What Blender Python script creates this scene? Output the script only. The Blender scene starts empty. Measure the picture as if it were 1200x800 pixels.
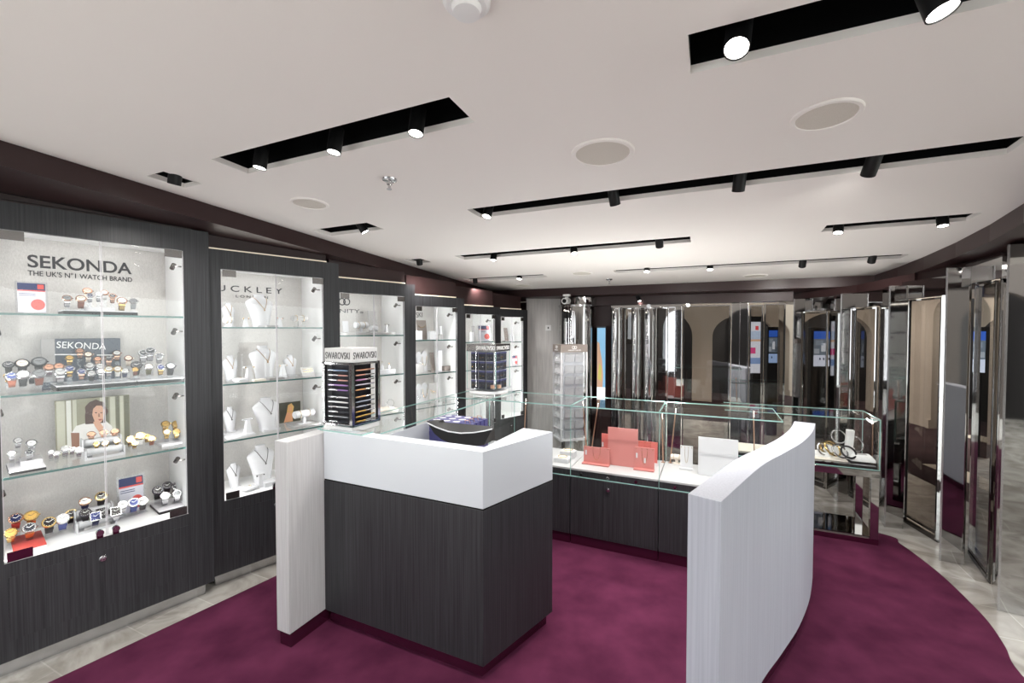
import bpy, bmesh, math, random
from mathutils import Vector as V, Matrix
random.seed(7)
S = bpy.context.scene
COL = S.collection
# ------------------------------------------------------------------ camera and measuring helpers
F = 510.0
EYE = V((0, 0, 1.55))
PITCH = math.atan(13 / F)
cp, sp = math.cos(PITCH), math.sin(PITCH)

def ray(px, py):
    x, y = px - 600.0, 400.0 - py
    return V((x / F, cp + y / F * sp, y / F * cp - sp))

def atD(px, py, D):
    d = ray(px, py); return EYE + d * (D / d.y)

def atZ(px, py, z):
    d = ray(px, py); return EYE + d * ((z - EYE.z) / d.z)

def on_plane(px, py, p0, n):
    d = ray(px, py); return EYE + d * ((p0 - EYE).dot(n) / d.dot(n))

def flr(px, py): return atZ(px, py, 0)

E2 = V((0.4159, 0.9094, 0)); E1 = V((0.9094, -0.4159, 0)); UP = V((0, 0, 1))
# the ceiling follows the gentle slope of the deck
_c1 = -ray(-517, 385.5).normalized(); _c2 = ray(833, 414).normalized()
CN = _c1.cross(_c2).normalized()
if CN.z < 0: CN = -CN
CU = _c1.normalized(); CV = CN.cross(CU).normalized()
if CV.dot(E2) < 0: CV = -CV
CP = EYE + V((0, 0, 0.74))

def ceil(px, py): return on_plane(px, py, CP, CN)
def ceil_z(x, y): return CP.z - (CN.x * (x - CP.x) + CN.y * (y - CP.y)) / CN.z
BULK = 0.095
def soff_z(x, y): return ceil_z(x, y) - BULK
def cuv(p): return ((p - CP).dot(CU), (p - CP).dot(CV))
def cxy(u, v, w=0): return CP + CU * u + CV * v + CN * w

cam = bpy.data.cameras.new('camera'); co = bpy.data.objects.new('camera', cam); COL.objects.link(co)
co.location = EYE; co.rotation_euler = (math.pi / 2 - PITCH, 0, 0)
cam.sensor_width = 36; cam.lens = F / 1200 * 36; cam.clip_start = 0.02
S.camera = co

# ------------------------------------------------------------------ materials
MATS = {}
def srgb(r, g=None, b=None):
    f = lambda c: (c / 255 / 12.92) if c / 255 <= 0.04045 else ((c / 255 + 0.055) / 1.055) ** 2.4
    return (f(r), f(g), f(b), 1)

def mat(name, col=(200, 200, 200), rough=0.5, metal=0.0, emit=0.0, spec=0.5, coat=0.0, emit_col=None):
    if name in MATS: return MATS[name]
    m = bpy.data.materials.new(name); m.use_nodes = True
    b = m.node_tree.nodes['Principled BSDF']
    b.inputs['Base Color'].default_value = srgb(*col)
    b.inputs['Roughness'].default_value = rough
    b.inputs['Metallic'].default_value = metal
    b.inputs['Specular IOR Level'].default_value = spec
    b.inputs['Coat Weight'].default_value = coat
    if emit:
        b.inputs['Emission Color'].default_value = srgb(*(emit_col or col)); b.inputs['Emission Strength'].default_value = emit
    MATS[name] = m
    return m

def grain(name, c0, c1, scale=(60, 60, 2.0), rough=0.45, detail=4, coord='Object', rot=0, bump=0.0, spec=0.4, lo=0.35, hi=0.65):
    m = mat(name, c0, rough, spec=spec); t = m.node_tree; n, l = t.nodes, t.links
    b = n['Principled BSDF']
    tc = n.new('ShaderNodeTexCoord'); mp = n.new('ShaderNodeMapping'); no = n.new('ShaderNodeTexNoise'); cr = n.new('ShaderNodeValToRGB')
    geo = n.new('ShaderNodeNewGeometry')
    mp.inputs['Scale'].default_value = scale; mp.inputs['Rotation'].default_value = (0, 0, rot)
    no.inputs['Scale'].default_value = 1; no.inputs['Detail'].default_value = detail
    cr.color_ramp.elements[0].color = srgb(*c0); cr.color_ramp.elements[1].color = srgb(*c1)
    cr.color_ramp.elements[0].position = lo; cr.color_ramp.elements[1].position = hi
    l.new(geo.outputs['Position'] if coord == 'World' else tc.outputs['Object'], mp.inputs['Vector'])
    l.new(mp.outputs[0], no.inputs['Vector']); l.new(no.outputs[0], cr.inputs[0]); l.new(cr.outputs[0], b.inputs['Base Color'])
    if bump:
        bp = n.new('ShaderNodeBump'); bp.inputs['Strength'].default_value = bump; bp.inputs['Distance'].default_value = 0.01
        l.new(no.outputs[0], bp.inputs['Height']); l.new(bp.outputs[0], b.inputs['Normal'])
    return m

M_wood = grain('charcoal_wood', (34, 34, 37), (57, 57, 60), (190, 190, 2.5), 0.42, coord='World', lo=0.32, hi=0.68)
M_whitewood = grain('limed_white_wood', (186, 185, 186), (198, 197, 198), (160, 160, 4), 0.5, coord='World')
M_panelgrey = grain('grey_linen_wall', (190, 187, 186), (206, 203, 201), (60, 60, 4), 0.6, coord='World')
M_linen = grain('pale_linen_back', (190, 187, 184), (203, 200, 197), (220, 220, 90), 0.7, coord='World')
M_carpet = grain('burgundy_carpet', (70, 27, 50), (98, 44, 71), (4, 4, 4), 0.95, detail=8, coord='World', spec=0.1, bump=0.0, lo=0.3, hi=0.7)
def _carpet():
    t = M_carpet.node_tree; n, l = t.nodes, t.links
    geo = n.new('ShaderNodeNewGeometry'); no = n.new('ShaderNodeTexNoise'); bp = n.new('ShaderNodeBump')
    no.inputs['Scale'].default_value = 420; no.inputs['Detail'].default_value = 2
    bp.inputs['Strength'].default_value = 0.6; bp.inputs['Distance'].default_value = 0.004
    l.new(geo.outputs['Position'], no.inputs['Vector']); l.new(no.outputs[0], bp.inputs['Height']); l.new(bp.outputs[0], n['Principled BSDF'].inputs['Normal'])
    n['Principled BSDF'].inputs['Specular IOR Level'].default_value = 0.08
_carpet()
def _stone():
    m = mat('grey_stone_tile', (178, 172, 164), 0.16); t = m.node_tree; n, l = t.nodes, t.links; b = n['Principled BSDF']
    geo = n.new('ShaderNodeNewGeometry'); mp = n.new('ShaderNodeMapping'); mp.inputs['Rotation'].default_value = (0, 0, math.radians(24.6))
    br = n.new('ShaderNodeTexBrick'); br.offset = 0.5
    br.inputs['Color1'].default_value = srgb(182, 178, 172); br.inputs['Color2'].default_value = srgb(166, 161, 155)
    br.inputs['Mortar'].default_value = srgb(196, 192, 186); br.inputs['Scale'].default_value = 1.0
    br.inputs['Mortar Size'].default_value = 0.003; br.inputs['Brick Width'].default_value = 0.6; br.inputs['Row Height'].default_value = 0.3
    no = n.new('ShaderNodeTexNoise'); no.inputs['Scale'].default_value = 3.5; no.inputs['Detail'].default_value = 9; no.inputs['Distortion'].default_value = 1.6
    cr = n.new('ShaderNodeValToRGB'); cr.color_ramp.elements[0].position = 0.38; cr.color_ramp.elements[0].color = (0.62, 0.6, 0.58, 1)
    cr.color_ramp.elements[1].position = 0.62; cr.color_ramp.elements[1].color = (1.08, 1.08, 1.08, 1)
    mx = n.new('ShaderNodeMix'); mx.data_type = 'RGBA'; mx.blend_type = 'MULTIPLY'; mx.inputs[0].default_value = 1
    l.new(geo.outputs['Position'], mp.inputs[0]); l.new(mp.outputs[0], br.inputs['Vector']); l.new(mp.outputs[0], no.inputs['Vector'])
    l.new(no.outputs[0], cr.inputs[0]); l.new(br.outputs['Color'], mx.inputs[6]); l.new(cr.outputs[0], mx.inputs[7]); l.new(mx.outputs[2], b.inputs['Base Color'])
    return m
M_stone = _stone()
M_ceil = mat('off_white_ceiling', (244, 240, 236), 0.45, spec=0.12)
M_maroon = mat('maroon_satin_paint', (50, 33, 33), 0.36, spec=0.3)
M_plinth = mat('maroon_gloss_plinth', (58, 16, 36), 0.12, spec=0.6)
M_black = mat('matt_black', (12, 12, 13), 0.5, spec=0.3)
M_recess = mat('recess_black', (7, 7, 8), 0.45, spec=0.2)
M_mirror = mat('polished_steel', (188, 187, 186), 0.03, 1.0)
M_bronze = mat('smoked_mirror', (112, 106, 102), 0.02, 1.0)
M_gun = mat('gunmetal', (110, 106, 104), 0.25, 1.0)
M_chrome = mat('chrome', (205, 205, 206), 0.12, 1.0)
M_gold = mat('yellow_gold', (208, 178, 116), 0.22, 1.0)
M_rose = mat('rose_gold', (204, 164, 142), 0.22, 1.0)
M_steel = mat('brushed_steel', (196, 196, 198), 0.25, 1.0)
M_gdark = mat('dark_steel', (62, 62, 66), 0.3, 1.0)
M_brass = mat('champagne_metal', (216, 176, 150), 0.3, 1.0)
M_white = mat('satin_white', (238, 238, 238), 0.4)
M_glosswhite = mat('back_painted_white_glass', (208, 213, 219), 0.12)
M_deck = mat('white_display_board', (190, 190, 191), 0.35)
M_pink = mat('salmon_leatherette', (192, 122, 117), 0.5)
M_coral = mat('coral_leatherette', (194, 102, 96), 0.5)
M_cream = mat('cream_cushion', (236, 228, 216), 0.7)
M_grey = mat('pale_grey_fabric', (164, 162, 161), 0.7)
M_navy = mat('navy_card', (20, 22, 38), 0.5)
M_blue = mat('violet_blue_card', (70, 70, 122), 0.45)
M_red = mat('coral_red_print', (190, 76, 70), 0.5)
M_brown = mat('tan_leather', (120, 66, 42), 0.6)
M_text = mat('charcoal_lettering', (52, 52, 56), 0.5)
M_taupe = mat('taupe_header', (120, 110, 104), 0.5)
M_beige = mat('warm_beige_plaster', (204, 190, 174), 0.7)
M_taupewall = mat('taupe_plaster', (104, 96, 92), 0.7)
M_led = mat('lamp_lens', (255, 250, 244), 0.3, emit=14)
M_ledsoft = mat('led_strip_glow', (236, 222, 200), 0.4, emit=0.35)
M_prop = mat('prop_white', (204, 204, 207), 0.45)
M_chain = mat('fine_gold_chain', (170, 134, 84), 0.35, 1.0)
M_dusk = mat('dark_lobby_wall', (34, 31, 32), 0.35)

def glassmat(name, tint, gloss=1.0, dens=1.0):
    m = bpy.data.materials.new(name); m.use_nodes = True; t = m.node_tree; n, l = t.nodes, t.links
    for x in list(n): n.remove(x)
    o = n.new('ShaderNodeOutputMaterial'); tr = n.new('ShaderNodeBsdfTransparent'); gl = n.new('ShaderNodeBsdfGlossy'); mx = n.new('ShaderNodeMixShader')
    fr = n.new('ShaderNodeFresnel'); fr.inputs[0].default_value = 1.45
    mt = n.new('ShaderNodeMath'); mt.operation = 'MULTIPLY'; mt.inputs[1].default_value = gloss
    tr.inputs[0].default_value = tint; gl.inputs['Roughness'].default_value = 0.0
    gl.inputs[0].default_value = (1, 1, 1, 1)
    ge = n.new('ShaderNodeNewGeometry'); iv = n.new('ShaderNodeMath'); iv.operation = 'SUBTRACT'; iv.inputs[0].default_value = 1.0; m2 = n.new('ShaderNodeMath'); m2.operation = 'MULTIPLY'; m2.use_clamp = True
    l.new(ge.outputs['Backfacing'], iv.inputs[1]); l.new(fr.outputs[0], mt.inputs[0]); l.new(mt.outputs[0], m2.inputs[0]); l.new(iv.outputs[0], m2.inputs[1]); l.new(m2.outputs[0], mx.inputs[0]); l.new(tr.outputs[0], mx.inputs[1]); l.new(gl.outputs[0], mx.inputs[2]); l.new(mx.outputs[0], o.inputs[0])
    MATS[name] = m; return m
M_glass = glassmat('clear_glass', (0.985, 0.992, 0.99, 1), 0.9)
M_acryl = glassmat('clear_acrylic', (0.93, 0.935, 0.95, 1), 1.0)
M_smoke = glassmat('smoked_glass', (0.58, 0.56, 0.545, 1), 1.6)
M_frost = mat('frosted_acrylic', (214, 212, 216), 0.3)
M_edge = mat('green_glass_edge', (150, 190, 184), 0.15)
M_edge2 = mat('dark_green_glass_edge', (62, 104, 100), 0.15)

# ------------------------------------------------------------------ mesh builder
class MB:
    def __init__(s): s.v = []; s.f = []; s.m = []
    def add(s, vs, fs, mi=0):
        o = len(s.v); s.v += [V(p) for p in vs]; s.f += [tuple(i + o for i in f) for f in fs]; s.m += [mi] * len(fs); return s
    def obox(s, o, a, b, c, mi=0):
        o, a, b, c = V(o), V(a), V(b), V(c)
        vs = [o, o + a, o + a + b, o + b, o + c, o + a + c, o + a + b + c, o + b + c]
        fs = [(0, 3, 2, 1), (4, 5, 6, 7), (0, 1, 5, 4), (1, 2, 6, 5), (2, 3, 7, 6), (3, 0, 4, 7)]
        if a.cross(b).dot(c) < 0: fs = [f[::-1] for f in fs]
        return s.add(vs, fs, mi)
    def box(s, x0, x1, y0, y1, z0, z1, mi=0):
        return s.obox((x0, y0, z0), (x1 - x0, 0, 0), (0, y1 - y0, 0), (0, 0, z1 - z0), mi)
    def prism(s, poly, z0, z1, mi=0):
        n = len(poly)
        A = sum(poly[i][0] * poly[(i + 1) % n][1] - poly[(i + 1) % n][0] * poly[i][1] for i in range(n))
        if A < 0: poly = poly[::-1]
        g = lambda z, p: z((p[0], p[1])) if callable(z) else z
        vs = [V((p[0], p[1], g(z0, p))) for p in poly] + [V((p[0], p[1], g(z1, p))) for p in poly]
        fs = [tuple(range(n))[::-1], tuple(range(n, 2 * n))] + [(i, (i + 1) % n, n + (i + 1) % n, n + i) for i in range(n)]
        return s.add(vs, fs, mi)
    def extr(s, poly, d, mi=0):
        n = len(poly); poly = [V(p) for p in poly]; d = V(d)
        nn = V((0, 0, 0))
        for i in range(n): nn += (poly[i] - poly[0]).cross(poly[(i + 1) % n] - poly[0])
        if nn.dot(d) < 0: poly = poly[::-1]
        vs = poly + [p + d for p in poly]
        fs = [tuple(range(n))[::-1], tuple(range(n, 2 * n))] + [(i, (i + 1) % n, n + (i + 1) % n, n + i) for i in range(n)]
        return s.add(vs, fs, mi)
    def loft(s, rings, closed=True, caps=True, mi=0):
        n = len(rings[0]); vs = [p for r in rings for p in r]; fs = []
        for k in range(len(rings) - 1):
            for i in range(n if closed else n - 1):
                j = (i + 1) % n
                fs.append((k * n + i, k * n + j, (k + 1) * n + j, (k + 1) * n + i))
        if caps and closed: fs += [tuple(range(n))[::-1], tuple(range((len(rings) - 1) * n, len(rings) * n))]
        return s.add(vs, fs, mi)
    def lathe(s, prof, o=(0, 0, 0), ax=(0, 0, 1), n=20, mi=0, sx=1, sy=1):
        ax = V(ax).normalized(); q = UP.rotation_difference(ax); o = V(o); rings = []
        for r, z in prof:
            rings.append([o + q @ V((sx * r * math.cos(2 * math.pi * i / n), sy * r * math.sin(2 * math.pi * i / n), z)) for i in range(n)])
        return s.loft(rings, mi=mi)
    def cyl(s, p, q, r, n=14, mi=0, r2=None):
        p, q = V(p), V(q); return s.lathe([(r, 0), (r if r2 is None else r2, (q - p).length)], p, q - p, n, mi)
    def tube(s, pts, r, n=6, mi=0, closed=False):
        pts = [V(p) for p in pts]; rings = []; N = len(pts)
        for i, p in enumerate(pts):
            a = pts[(i - 1) % N] if (i > 0 or closed) else p; b = pts[(i + 1) % N] if (i < N - 1 or closed) else p
            t = (b - a).normalized(); u = t.cross(V((0.31, 0.17, 0.93))).normalized(); w = t.cross(u)
            rings.append([p + (u * math.cos(2 * math.pi * k / n) + w * math.sin(2 * math.pi * k / n)) * r for k in range(n)])
        if closed: rings.append(rings[0])
        return s.loft(rings, caps=not closed, mi=mi)
    def sphere(s, c, r, n=10, mi=0, sz=1):
        prof = [(max(1e-4, r * math.sin(math.pi * k / n)), -r * sz * math.cos(math.pi * k / n)) for k in range(n + 1)]
        return s.lathe(prof, c, (0, 0, 1), n + 4, mi)
    def torus(s, c, R, r, ax=(0, 0, 1), n=24, k=8, mi=0, sx=1):
        q = UP.rotation_difference(V(ax).normalized()); c = V(c)
        return s.tube([c + q @ V((sx * R * math.cos(2 * math.pi * i / n), R * math.sin(2 * math.pi * i / n), 0)) for i in range(n)], r, k, mi, True)
    def mesh(s, name, mats, off=V((0, 0, 0)), sharp=32):
        me = bpy.data.meshes.new(name)
        me.from_pydata([tuple(p - off) for p in s.v], [], s.f)
        for m in (mats if isinstance(mats, (list, tuple)) else [mats]): me.materials.append(m)
        me.polygons.foreach_set('material_index', s.m)
        bm = bmesh.new(); bm.from_mesh(me); bmesh.ops.recalc_face_normals(bm, faces=bm.faces); bm.to_mesh(me); bm.free()
        me.polygons.foreach_set('use_smooth', [True] * len(me.polygons)); me.set_sharp_from_angle(angle=math.radians(sharp)); me.update()
        return me
    def build(s, name, mats, parent=None, bev=0, kind=None, loc=None):
        off = V((0, 0, 0)); p = parent
        while p is not None: off = off + p.location; p = p.parent
        own = V((0, 0, 0))
        if parent is None and loc is not None: own = V(loc)
        o = bpy.data.objects.new(name, s.mesh(name, mats, off + own)); COL.objects.link(o)
        o.location = own
        if parent is not None: o.parent = parent
        if bev:
            b = o.modifiers.new('bevel', 'BEVEL'); b.width = bev; b.segments = 2; b.limit_method = 'ANGLE'; b.angle_limit = math.radians(40)
        if kind: o['kind'] = kind
        return o

LABELS = set()
def tag(o, label, cat, group=None):
    o['label'] = label; o['category'] = cat
    if group: o['group'] = group
    LABELS.add(label); return o
def thing(name, label, cat, loc, group=None):
    o = bpy.data.objects.new(name, None); COL.objects.link(o); o.location = V(loc); o.empty_display_size = 0.05
    return tag(o, label, cat, group)
ORD = ['first', 'second', 'third', 'fourth', 'fifth', 'sixth', 'seventh', 'eighth', 'ninth', 'tenth', 'eleventh', 'twelfth', 'thirteenth', 'fourteenth', 'fifteenth', 'sixteenth', 'seventeenth', 'eighteenth', 'nineteenth', 'twentieth']
ORD += ['twenty-' + w for w in ORD[:9]] + ['thirtieth'] + ['thirty-' + w for w in ORD[:9]] + ['fortieth']

def text(s, P0, P1, h, nrm, m, parent, name='lettering', ext=0.0008, spacing=1.0, bold=0.0):
    c = bpy.data.curves.new(name, 'FONT'); c.body = s; c.size = 1; c.extrude = 0; c.offset = bold; c.space_character = spacing
    o = bpy.data.objects.new(name, c); COL.objects.link(o); c.materials.append(m)
    bpy.context.view_layer.update()
    bb = [V(b) for b in o.bound_box]; x0 = min(b.x for b in bb); x1 = max(b.x for b in bb); y0 = min(b.y for b in bb); y1 = max(b.y for b in bb)
    P0, P1 = V(P0), V(P1); L = (P1 - P0).length; xa = (P1 - P0) / L; na = V(nrm).normalized(); ya = na.cross(xa).normalized(); na = xa.cross(ya)
    kx = L / (x1 - x0); ky = h / (y1 - y0)
    c.extrude = ext
    mtx = Matrix(((xa.x * kx, ya.x * ky, na.x, 0), (xa.y * kx, ya.y * ky, na.y, 0), (xa.z * kx, ya.z * ky, na.z, 0), (0, 0, 0, 1)))
    mtx.translation = P0 - mtx.to_3x3() @ V((x0, y0, 0))
    dg = bpy.context.evaluated_depsgraph_get(); me = bpy.data.meshes.new_from_object(o.evaluated_get(dg))
    bpy.data.objects.remove(o)
    off = V((0, 0, 0)); p = parent
    while p is not None: off = off + p.location; p = p.parent
    mtx.translation = mtx.translation - off
    me.transform(mtx)
    ob = bpy.data.objects.new(name, me); COL.objects.link(ob); ob.parent = parent
    if not me.materials: me.materials.append(m)
    return ob

def area(name, loc, d, sx, sy, e, col=(1, 1, 1), spread=math.pi):
    l = bpy.data.lights.new(name, 'AREA'); l.shape = 'RECTANGLE'; l.size = sx; l.size_y = sy; l.energy = e; l.color = col; l.spread = spread
    o = bpy.data.objects.new(name, l); COL.objects.link(o); o.location = loc
    o.rotation_euler = V(d).to_track_quat('-Z', 'Y').to_euler(); return o
def spot(name, loc, d, e, ang=100, rad=0.03, col=(1, 0.97, 0.93), blend=1.0):
    l = bpy.data.lights.new(name, 'SPOT'); l.energy = e; l.spot_size = math.radians(ang); l.spot_blend = blend; l.shadow_soft_size = rad; l.color = col
    o = bpy.data.objects.new(name, l); COL.objects.link(o); o.location = loc
    o.rotation_euler = V(d).to_track_quat('-Z', 'Y').to_euler(); return o
SPOT_E = 20; CAB_E = 1.8; WORLD_E = 3.7; WIN_FILL_E = 3; LOBBY_E = 220; ROD_FILL_E = 9; EXPO = 0.46
# ------------------------------------------------------------------ floor, carpet, walls
def strip_structure(mb, name, mats, bev=0):
    o = mb.build(name, mats, bev=bev); o['kind'] = 'structure'; return o
b = MB(); b.box(-9, 9.5, -6, 13, -0.06, 0.0); strip_structure(b, 'floor', M_stone)
M_bounce = grain('bounce_marble', (236, 234, 230), (214, 210, 204), (1.2, 1.2, 1.2), 0.3, detail=8, coord='World')
b = MB(); b.prism([((E1 * u + E2 * v).x, (E1 * u + E2 * v).y) for u, v in ((-9, -0.75), (0.4, -0.75), (0.4, -6), (-9, -6))], 0.0, 0.004); strip_structure(b, 'floor_lobby', M_bounce)  # pale floor added behind the camera to bounce light onto the ceiling

cl0, cl1 = flr(59.5, 800), flr(323.8, 675.5); cd = (cl1 - cl0).normalized()
right_edge = [flr(*p) for p in [(1033, 626), (1055, 638), (1080, 656), (1107, 678), (1140, 710), (1160, 732), (1178, 759), (1197, 792)]]
def smooth_poly(pts, n=6):
    out = []
    for i in range(len(pts) - 1):
        p0 = pts[max(0, i - 1)]; p1 = pts[i]; p2 = pts[i + 1]; p3 = pts[min(len(pts) - 1, i + 2)]
        for k in range(n):
            t = k / n
            out.append(0.5 * ((2 * p1) + (p2 - p0) * t + (2 * p0 - 5 * p1 + 4 * p2 - p3) * t * t + (3 * p1 - p0 - 3 * p2 + p3) * t ** 3))
    return out + [pts[-1]]
re = [V((1.55, 3.95, 0)), V((2.2, 3.72, 0))] + right_edge + [V((2.10, 1.45, 0)), V((1.75, 0.75, 0)), V((1.2, 0.1, 0)), V((0.6, -0.35, 0))]
cpoly = smooth_poly(re) + [cl0 - cd * 1.6, cl1, cl1 + cd * 1.75]
b = MB(); b.prism([(p.x, p.y) for p in cpoly], 0.0, 0.007)
tag(b.build('carpet', M_carpet), 'burgundy plush carpet with a curved edge laid over grey stone tiles', 'carpet')

# ------------------------------------------------------------------ ceiling with its lighting slots
SLOTS = [
    ('long black ceiling slot nearest the camera with two spotlights', [(806, 40), (810, 83), (1168, 0.5)], 0.0, 3.9),
    ('wide black ceiling slot holding three lit spotlights', [(247.5, 186.8), (526.5, 114.3), (557, 143.7), (291.3, 203.5)], None, None),
    ('short black ceiling slot above the watch cabinet', [(170, 205.5), (191, 200.7), (235, 215.7)], None, None),
    ('short black ceiling slot beside the small round ceiling speaker', [(367.5, 270), (433, 261), (451, 270), (387.5, 276)], None, None),
    ('smallest black ceiling slot along the maroon bulkhead', [(475.5, 305), (495, 303.7), (502.5, 307.5)], None, None),
    ('longest black ceiling slot running across the middle of the ceiling', [(548, 246), (1200, 157.5), (1180.5, 180)], None, None),
    ('black ceiling slot with two spotlights near the curved bulkhead', [(962.6, 271), (1149, 248.6), (1138, 256)], None, None),
    ('black ceiling slot behind the two large round speakers with three spotlights', [(534.5, 300.5), (545, 304), (809, 279)], None, None),
    ('black ceiling slot nearest the back left bulkhead corner', [(545, 326), (552, 329.5), (637, 322)], None, None),
    ('thin long black ceiling slot nearest the mirrored back wall', [(720, 318.3), (730, 321.5), (1067, 297)], None, None),
]
holes = []
for lab, pts, _, _ in SLOTS:
    uv = [cuv(ceil(*p)) for p in pts]
    us = sorted(u for u, v in uv); vs = sorted(v for u, v in uv)
    if len(uv) == 4:
        r = [(uv[0][0] + uv[3][0]) / 2, (uv[1][0] + uv[2][0]) / 2, (uv[2][1] + uv[3][1]) / 2, (uv[0][1] + uv[1][1]) / 2]
    else: r = [us[0], us[-1], vs[0], vs[-1]]
    u0, u1, v0, v1 = min(r[:2]), max(r[:2]), min(r[2:]), max(r[2:])
    if v1 - v0 < 0.085: c = (v0 + v1) / 2; v0, v1 = c - 0.0425, c + 0.0425
    holes.append([u0, u1, v0, v1])
holes[0][1] = holes[0][0] + 2.2
for h in holes:                                            # the slots run in straight rows
    row = min((1.185, 2.105, 3.08, 4.10), key=lambda r: abs(r - (h[2] + h[3]) / 2)); h[2], h[3] = row - 0.077, row + 0.077
print('HOLES', [[round(x, 2) for x in h] for h in holes])
U = sorted({-6.0, 6.5} | {h[0] for h in holes} | {h[1] for h in holes}); Vv = sorted({-0.9, 7.2} | {h[2] for h in holes} | {h[3] for h in holes})
b = MB()
for i in range(len(U) - 1):
    for j in range(len(Vv) - 1):
        uc, vc = (U[i] + U[i + 1]) / 2, (Vv[j] + Vv[j + 1]) / 2
        if any(h[0] < uc < h[1] and h[2] < vc < h[3] for h in holes): continue
        b.add([cxy(U[i], Vv[j]), cxy(U[i], Vv[j + 1]), cxy(U[i + 1], Vv[j + 1]), cxy(U[i + 1], Vv[j])], [(0, 1, 2, 3)])
RIM = 0.022
for h in holes:
    c = [(h[0], h[2]), (h[1], h[2]), (h[1], h[3]), (h[0], h[3])]
    for k in range(4):
        a, d = c[k], c[(k + 1) % 4]
        b.add([cxy(*a), cxy(*d), cxy(*d, RIM), cxy(*a, RIM)], [(0, 1, 2, 3)])
strip_structure(b, 'ceiling', M_ceil)
for (lab, *_), h in zip(SLOTS, holes):
    b = MB(); g = 0.0004; u0, u1, v0, v1 = h
    lo, hi = RIM - 0.002, 0.17
    c = [(u0 - g, v0 - g), (u1 + g, v0 - g), (u1 + g, v1 + g), (u0 - g, v1 + g)]
    b.add([cxy(*p, hi) for p in c], [(0, 1, 2, 3)])
    for k in range(4):
        a, d = c[k], c[(k + 1) % 4]; b.add([cxy(*a, lo), cxy(*d, lo), cxy(*d, hi), cxy(*a, hi)], [(0, 1, 2, 3)])
    ctr = cxy((u0 + u1) / 2, (v0 + v1) / 2, lo)
    root = thing('ceiling_light_slot', lab, 'light slot', ctr, 'black lighting slots in the ceiling')
    b.build('recess_box', M_recess, root)
    t = MB(); vm = (v0 + v1) / 2
    t.obox(cxy(u0 + 0.01, vm - 0.014, hi - 0.034), CU * (u1 - u0 - 0.02), CV * 0.028, CN * 0.03); t.build('lighting_track', M_black, root)

# ------------------------------------------------------------------ bulkhead round the ceiling
pl = [ceil(0, 163.75), ceil(576, 340.5), ceil(1024.8, 322.3), ceil(1052, 313), ceil(1082.5, 300.8), ceil(1120, 284), ceil(1160, 263), ceil(1200, 238)]
pl = [pl[0] - (pl[1] - pl[0]).normalized() * 1.6] + pl
t = (pl[-1] - pl[-2]).normalized(); t2 = V((t.x - 0.28, t.y, 0)).normalized()
pl += [pl[-1] + V((t2.x * 0.6, t2.y * 0.6, 0)), pl[-1] + V((t2.x * 0.6 - 0.2, t2.y * 1.3, 0))]
out = []
for i, p in enumerate(pl):
    a = pl[max(0, i - 1)]; c = pl[min(len(pl) - 1, i + 1)]
    if i == 2: n = V((-1, 0.55, 0)) * 1.3
    elif i == 3: n = V((0.75, 1, 0)) * 1.1
    else:
        d = (c - a); n = V((-d.y, d.x, 0)).normalized() * 1.3
        if i <= 1: n = -E1 * 1.5
    out.append(p + n)
b = MB()
for i in range(len(pl) - 1):
    q = [pl[i], pl[i + 1], out[i + 1], out[i]]
    b.prism([(p.x, p.y) for p in q], lambda p: soff_z(*p), lambda p: ceil_z(*p) - 0.0008)
strip_structure(b, 'ceiling_bulkhead', M_maroon)

# ------------------------------------------------------------------ walls
def wallseg(name, p, q, th, m, z1=None):
    p, q = V(p), V(q); d = (q - p).normalized(); n = V((-d.y, d.x, 0)) * th
    b = MB(); b.prism([(p.x, p.y), (q.x, q.y), (q.x + n.x, q.y + n.y), (p.x + n.x, p.y + n.y)], 0, z1 or (lambda r: soff_z(*r) - 0.001))
    return strip_structure(b, name, m)
wl0 = E1 * -3.36 + E2 * -0.3; wl1 = E1 * -3.36 + E2 * 6.35
wallseg('wall_left', wl0, wl1, 0.08, M_maroon)
RP = V((2.81, 4.35, 0))                                   # a point on the front line of the mirrored back wall
def rail(px, off=0.0, z=0.0):
    p = on_plane(px, 387, RP + E2 * off, E2); return V((p.x, p.y, z))
def header(name, p, q, th, m, z0):
    p, q = V(p), V(q); d = (q - p).normalized(); n = V((-d.y, d.x, 0)) * th
    b = MB(); b.prism([(p.x, p.y), (q.x, q.y), (q.x + n.x, q.y + n.y), (p.x + n.x, p.y + n.y)], z0, lambda r: soff_z(*r) - 0.001)
    return strip_structure(b, name, m)
header('wall_back', rail(657, 0.02), rail(929, 0.02), 0.12, M_maroon, 1.845)
wallseg('wall_back', rail(560, 0.42), rail(655, 0.30), 0.08, M_maroon)
wallseg('wall_back', rail(694, 0.10), rail(731, 0.10), 0.05, M_maroon, 1.845)
gw0 = atD(617, 387, 5.50); gw1 = rail(662, 0.10)
wallseg('wall_side', (gw0.x, gw0.y, 0), (gw1.x, gw1.y, 0), 0.03, M_panelgrey)

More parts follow.
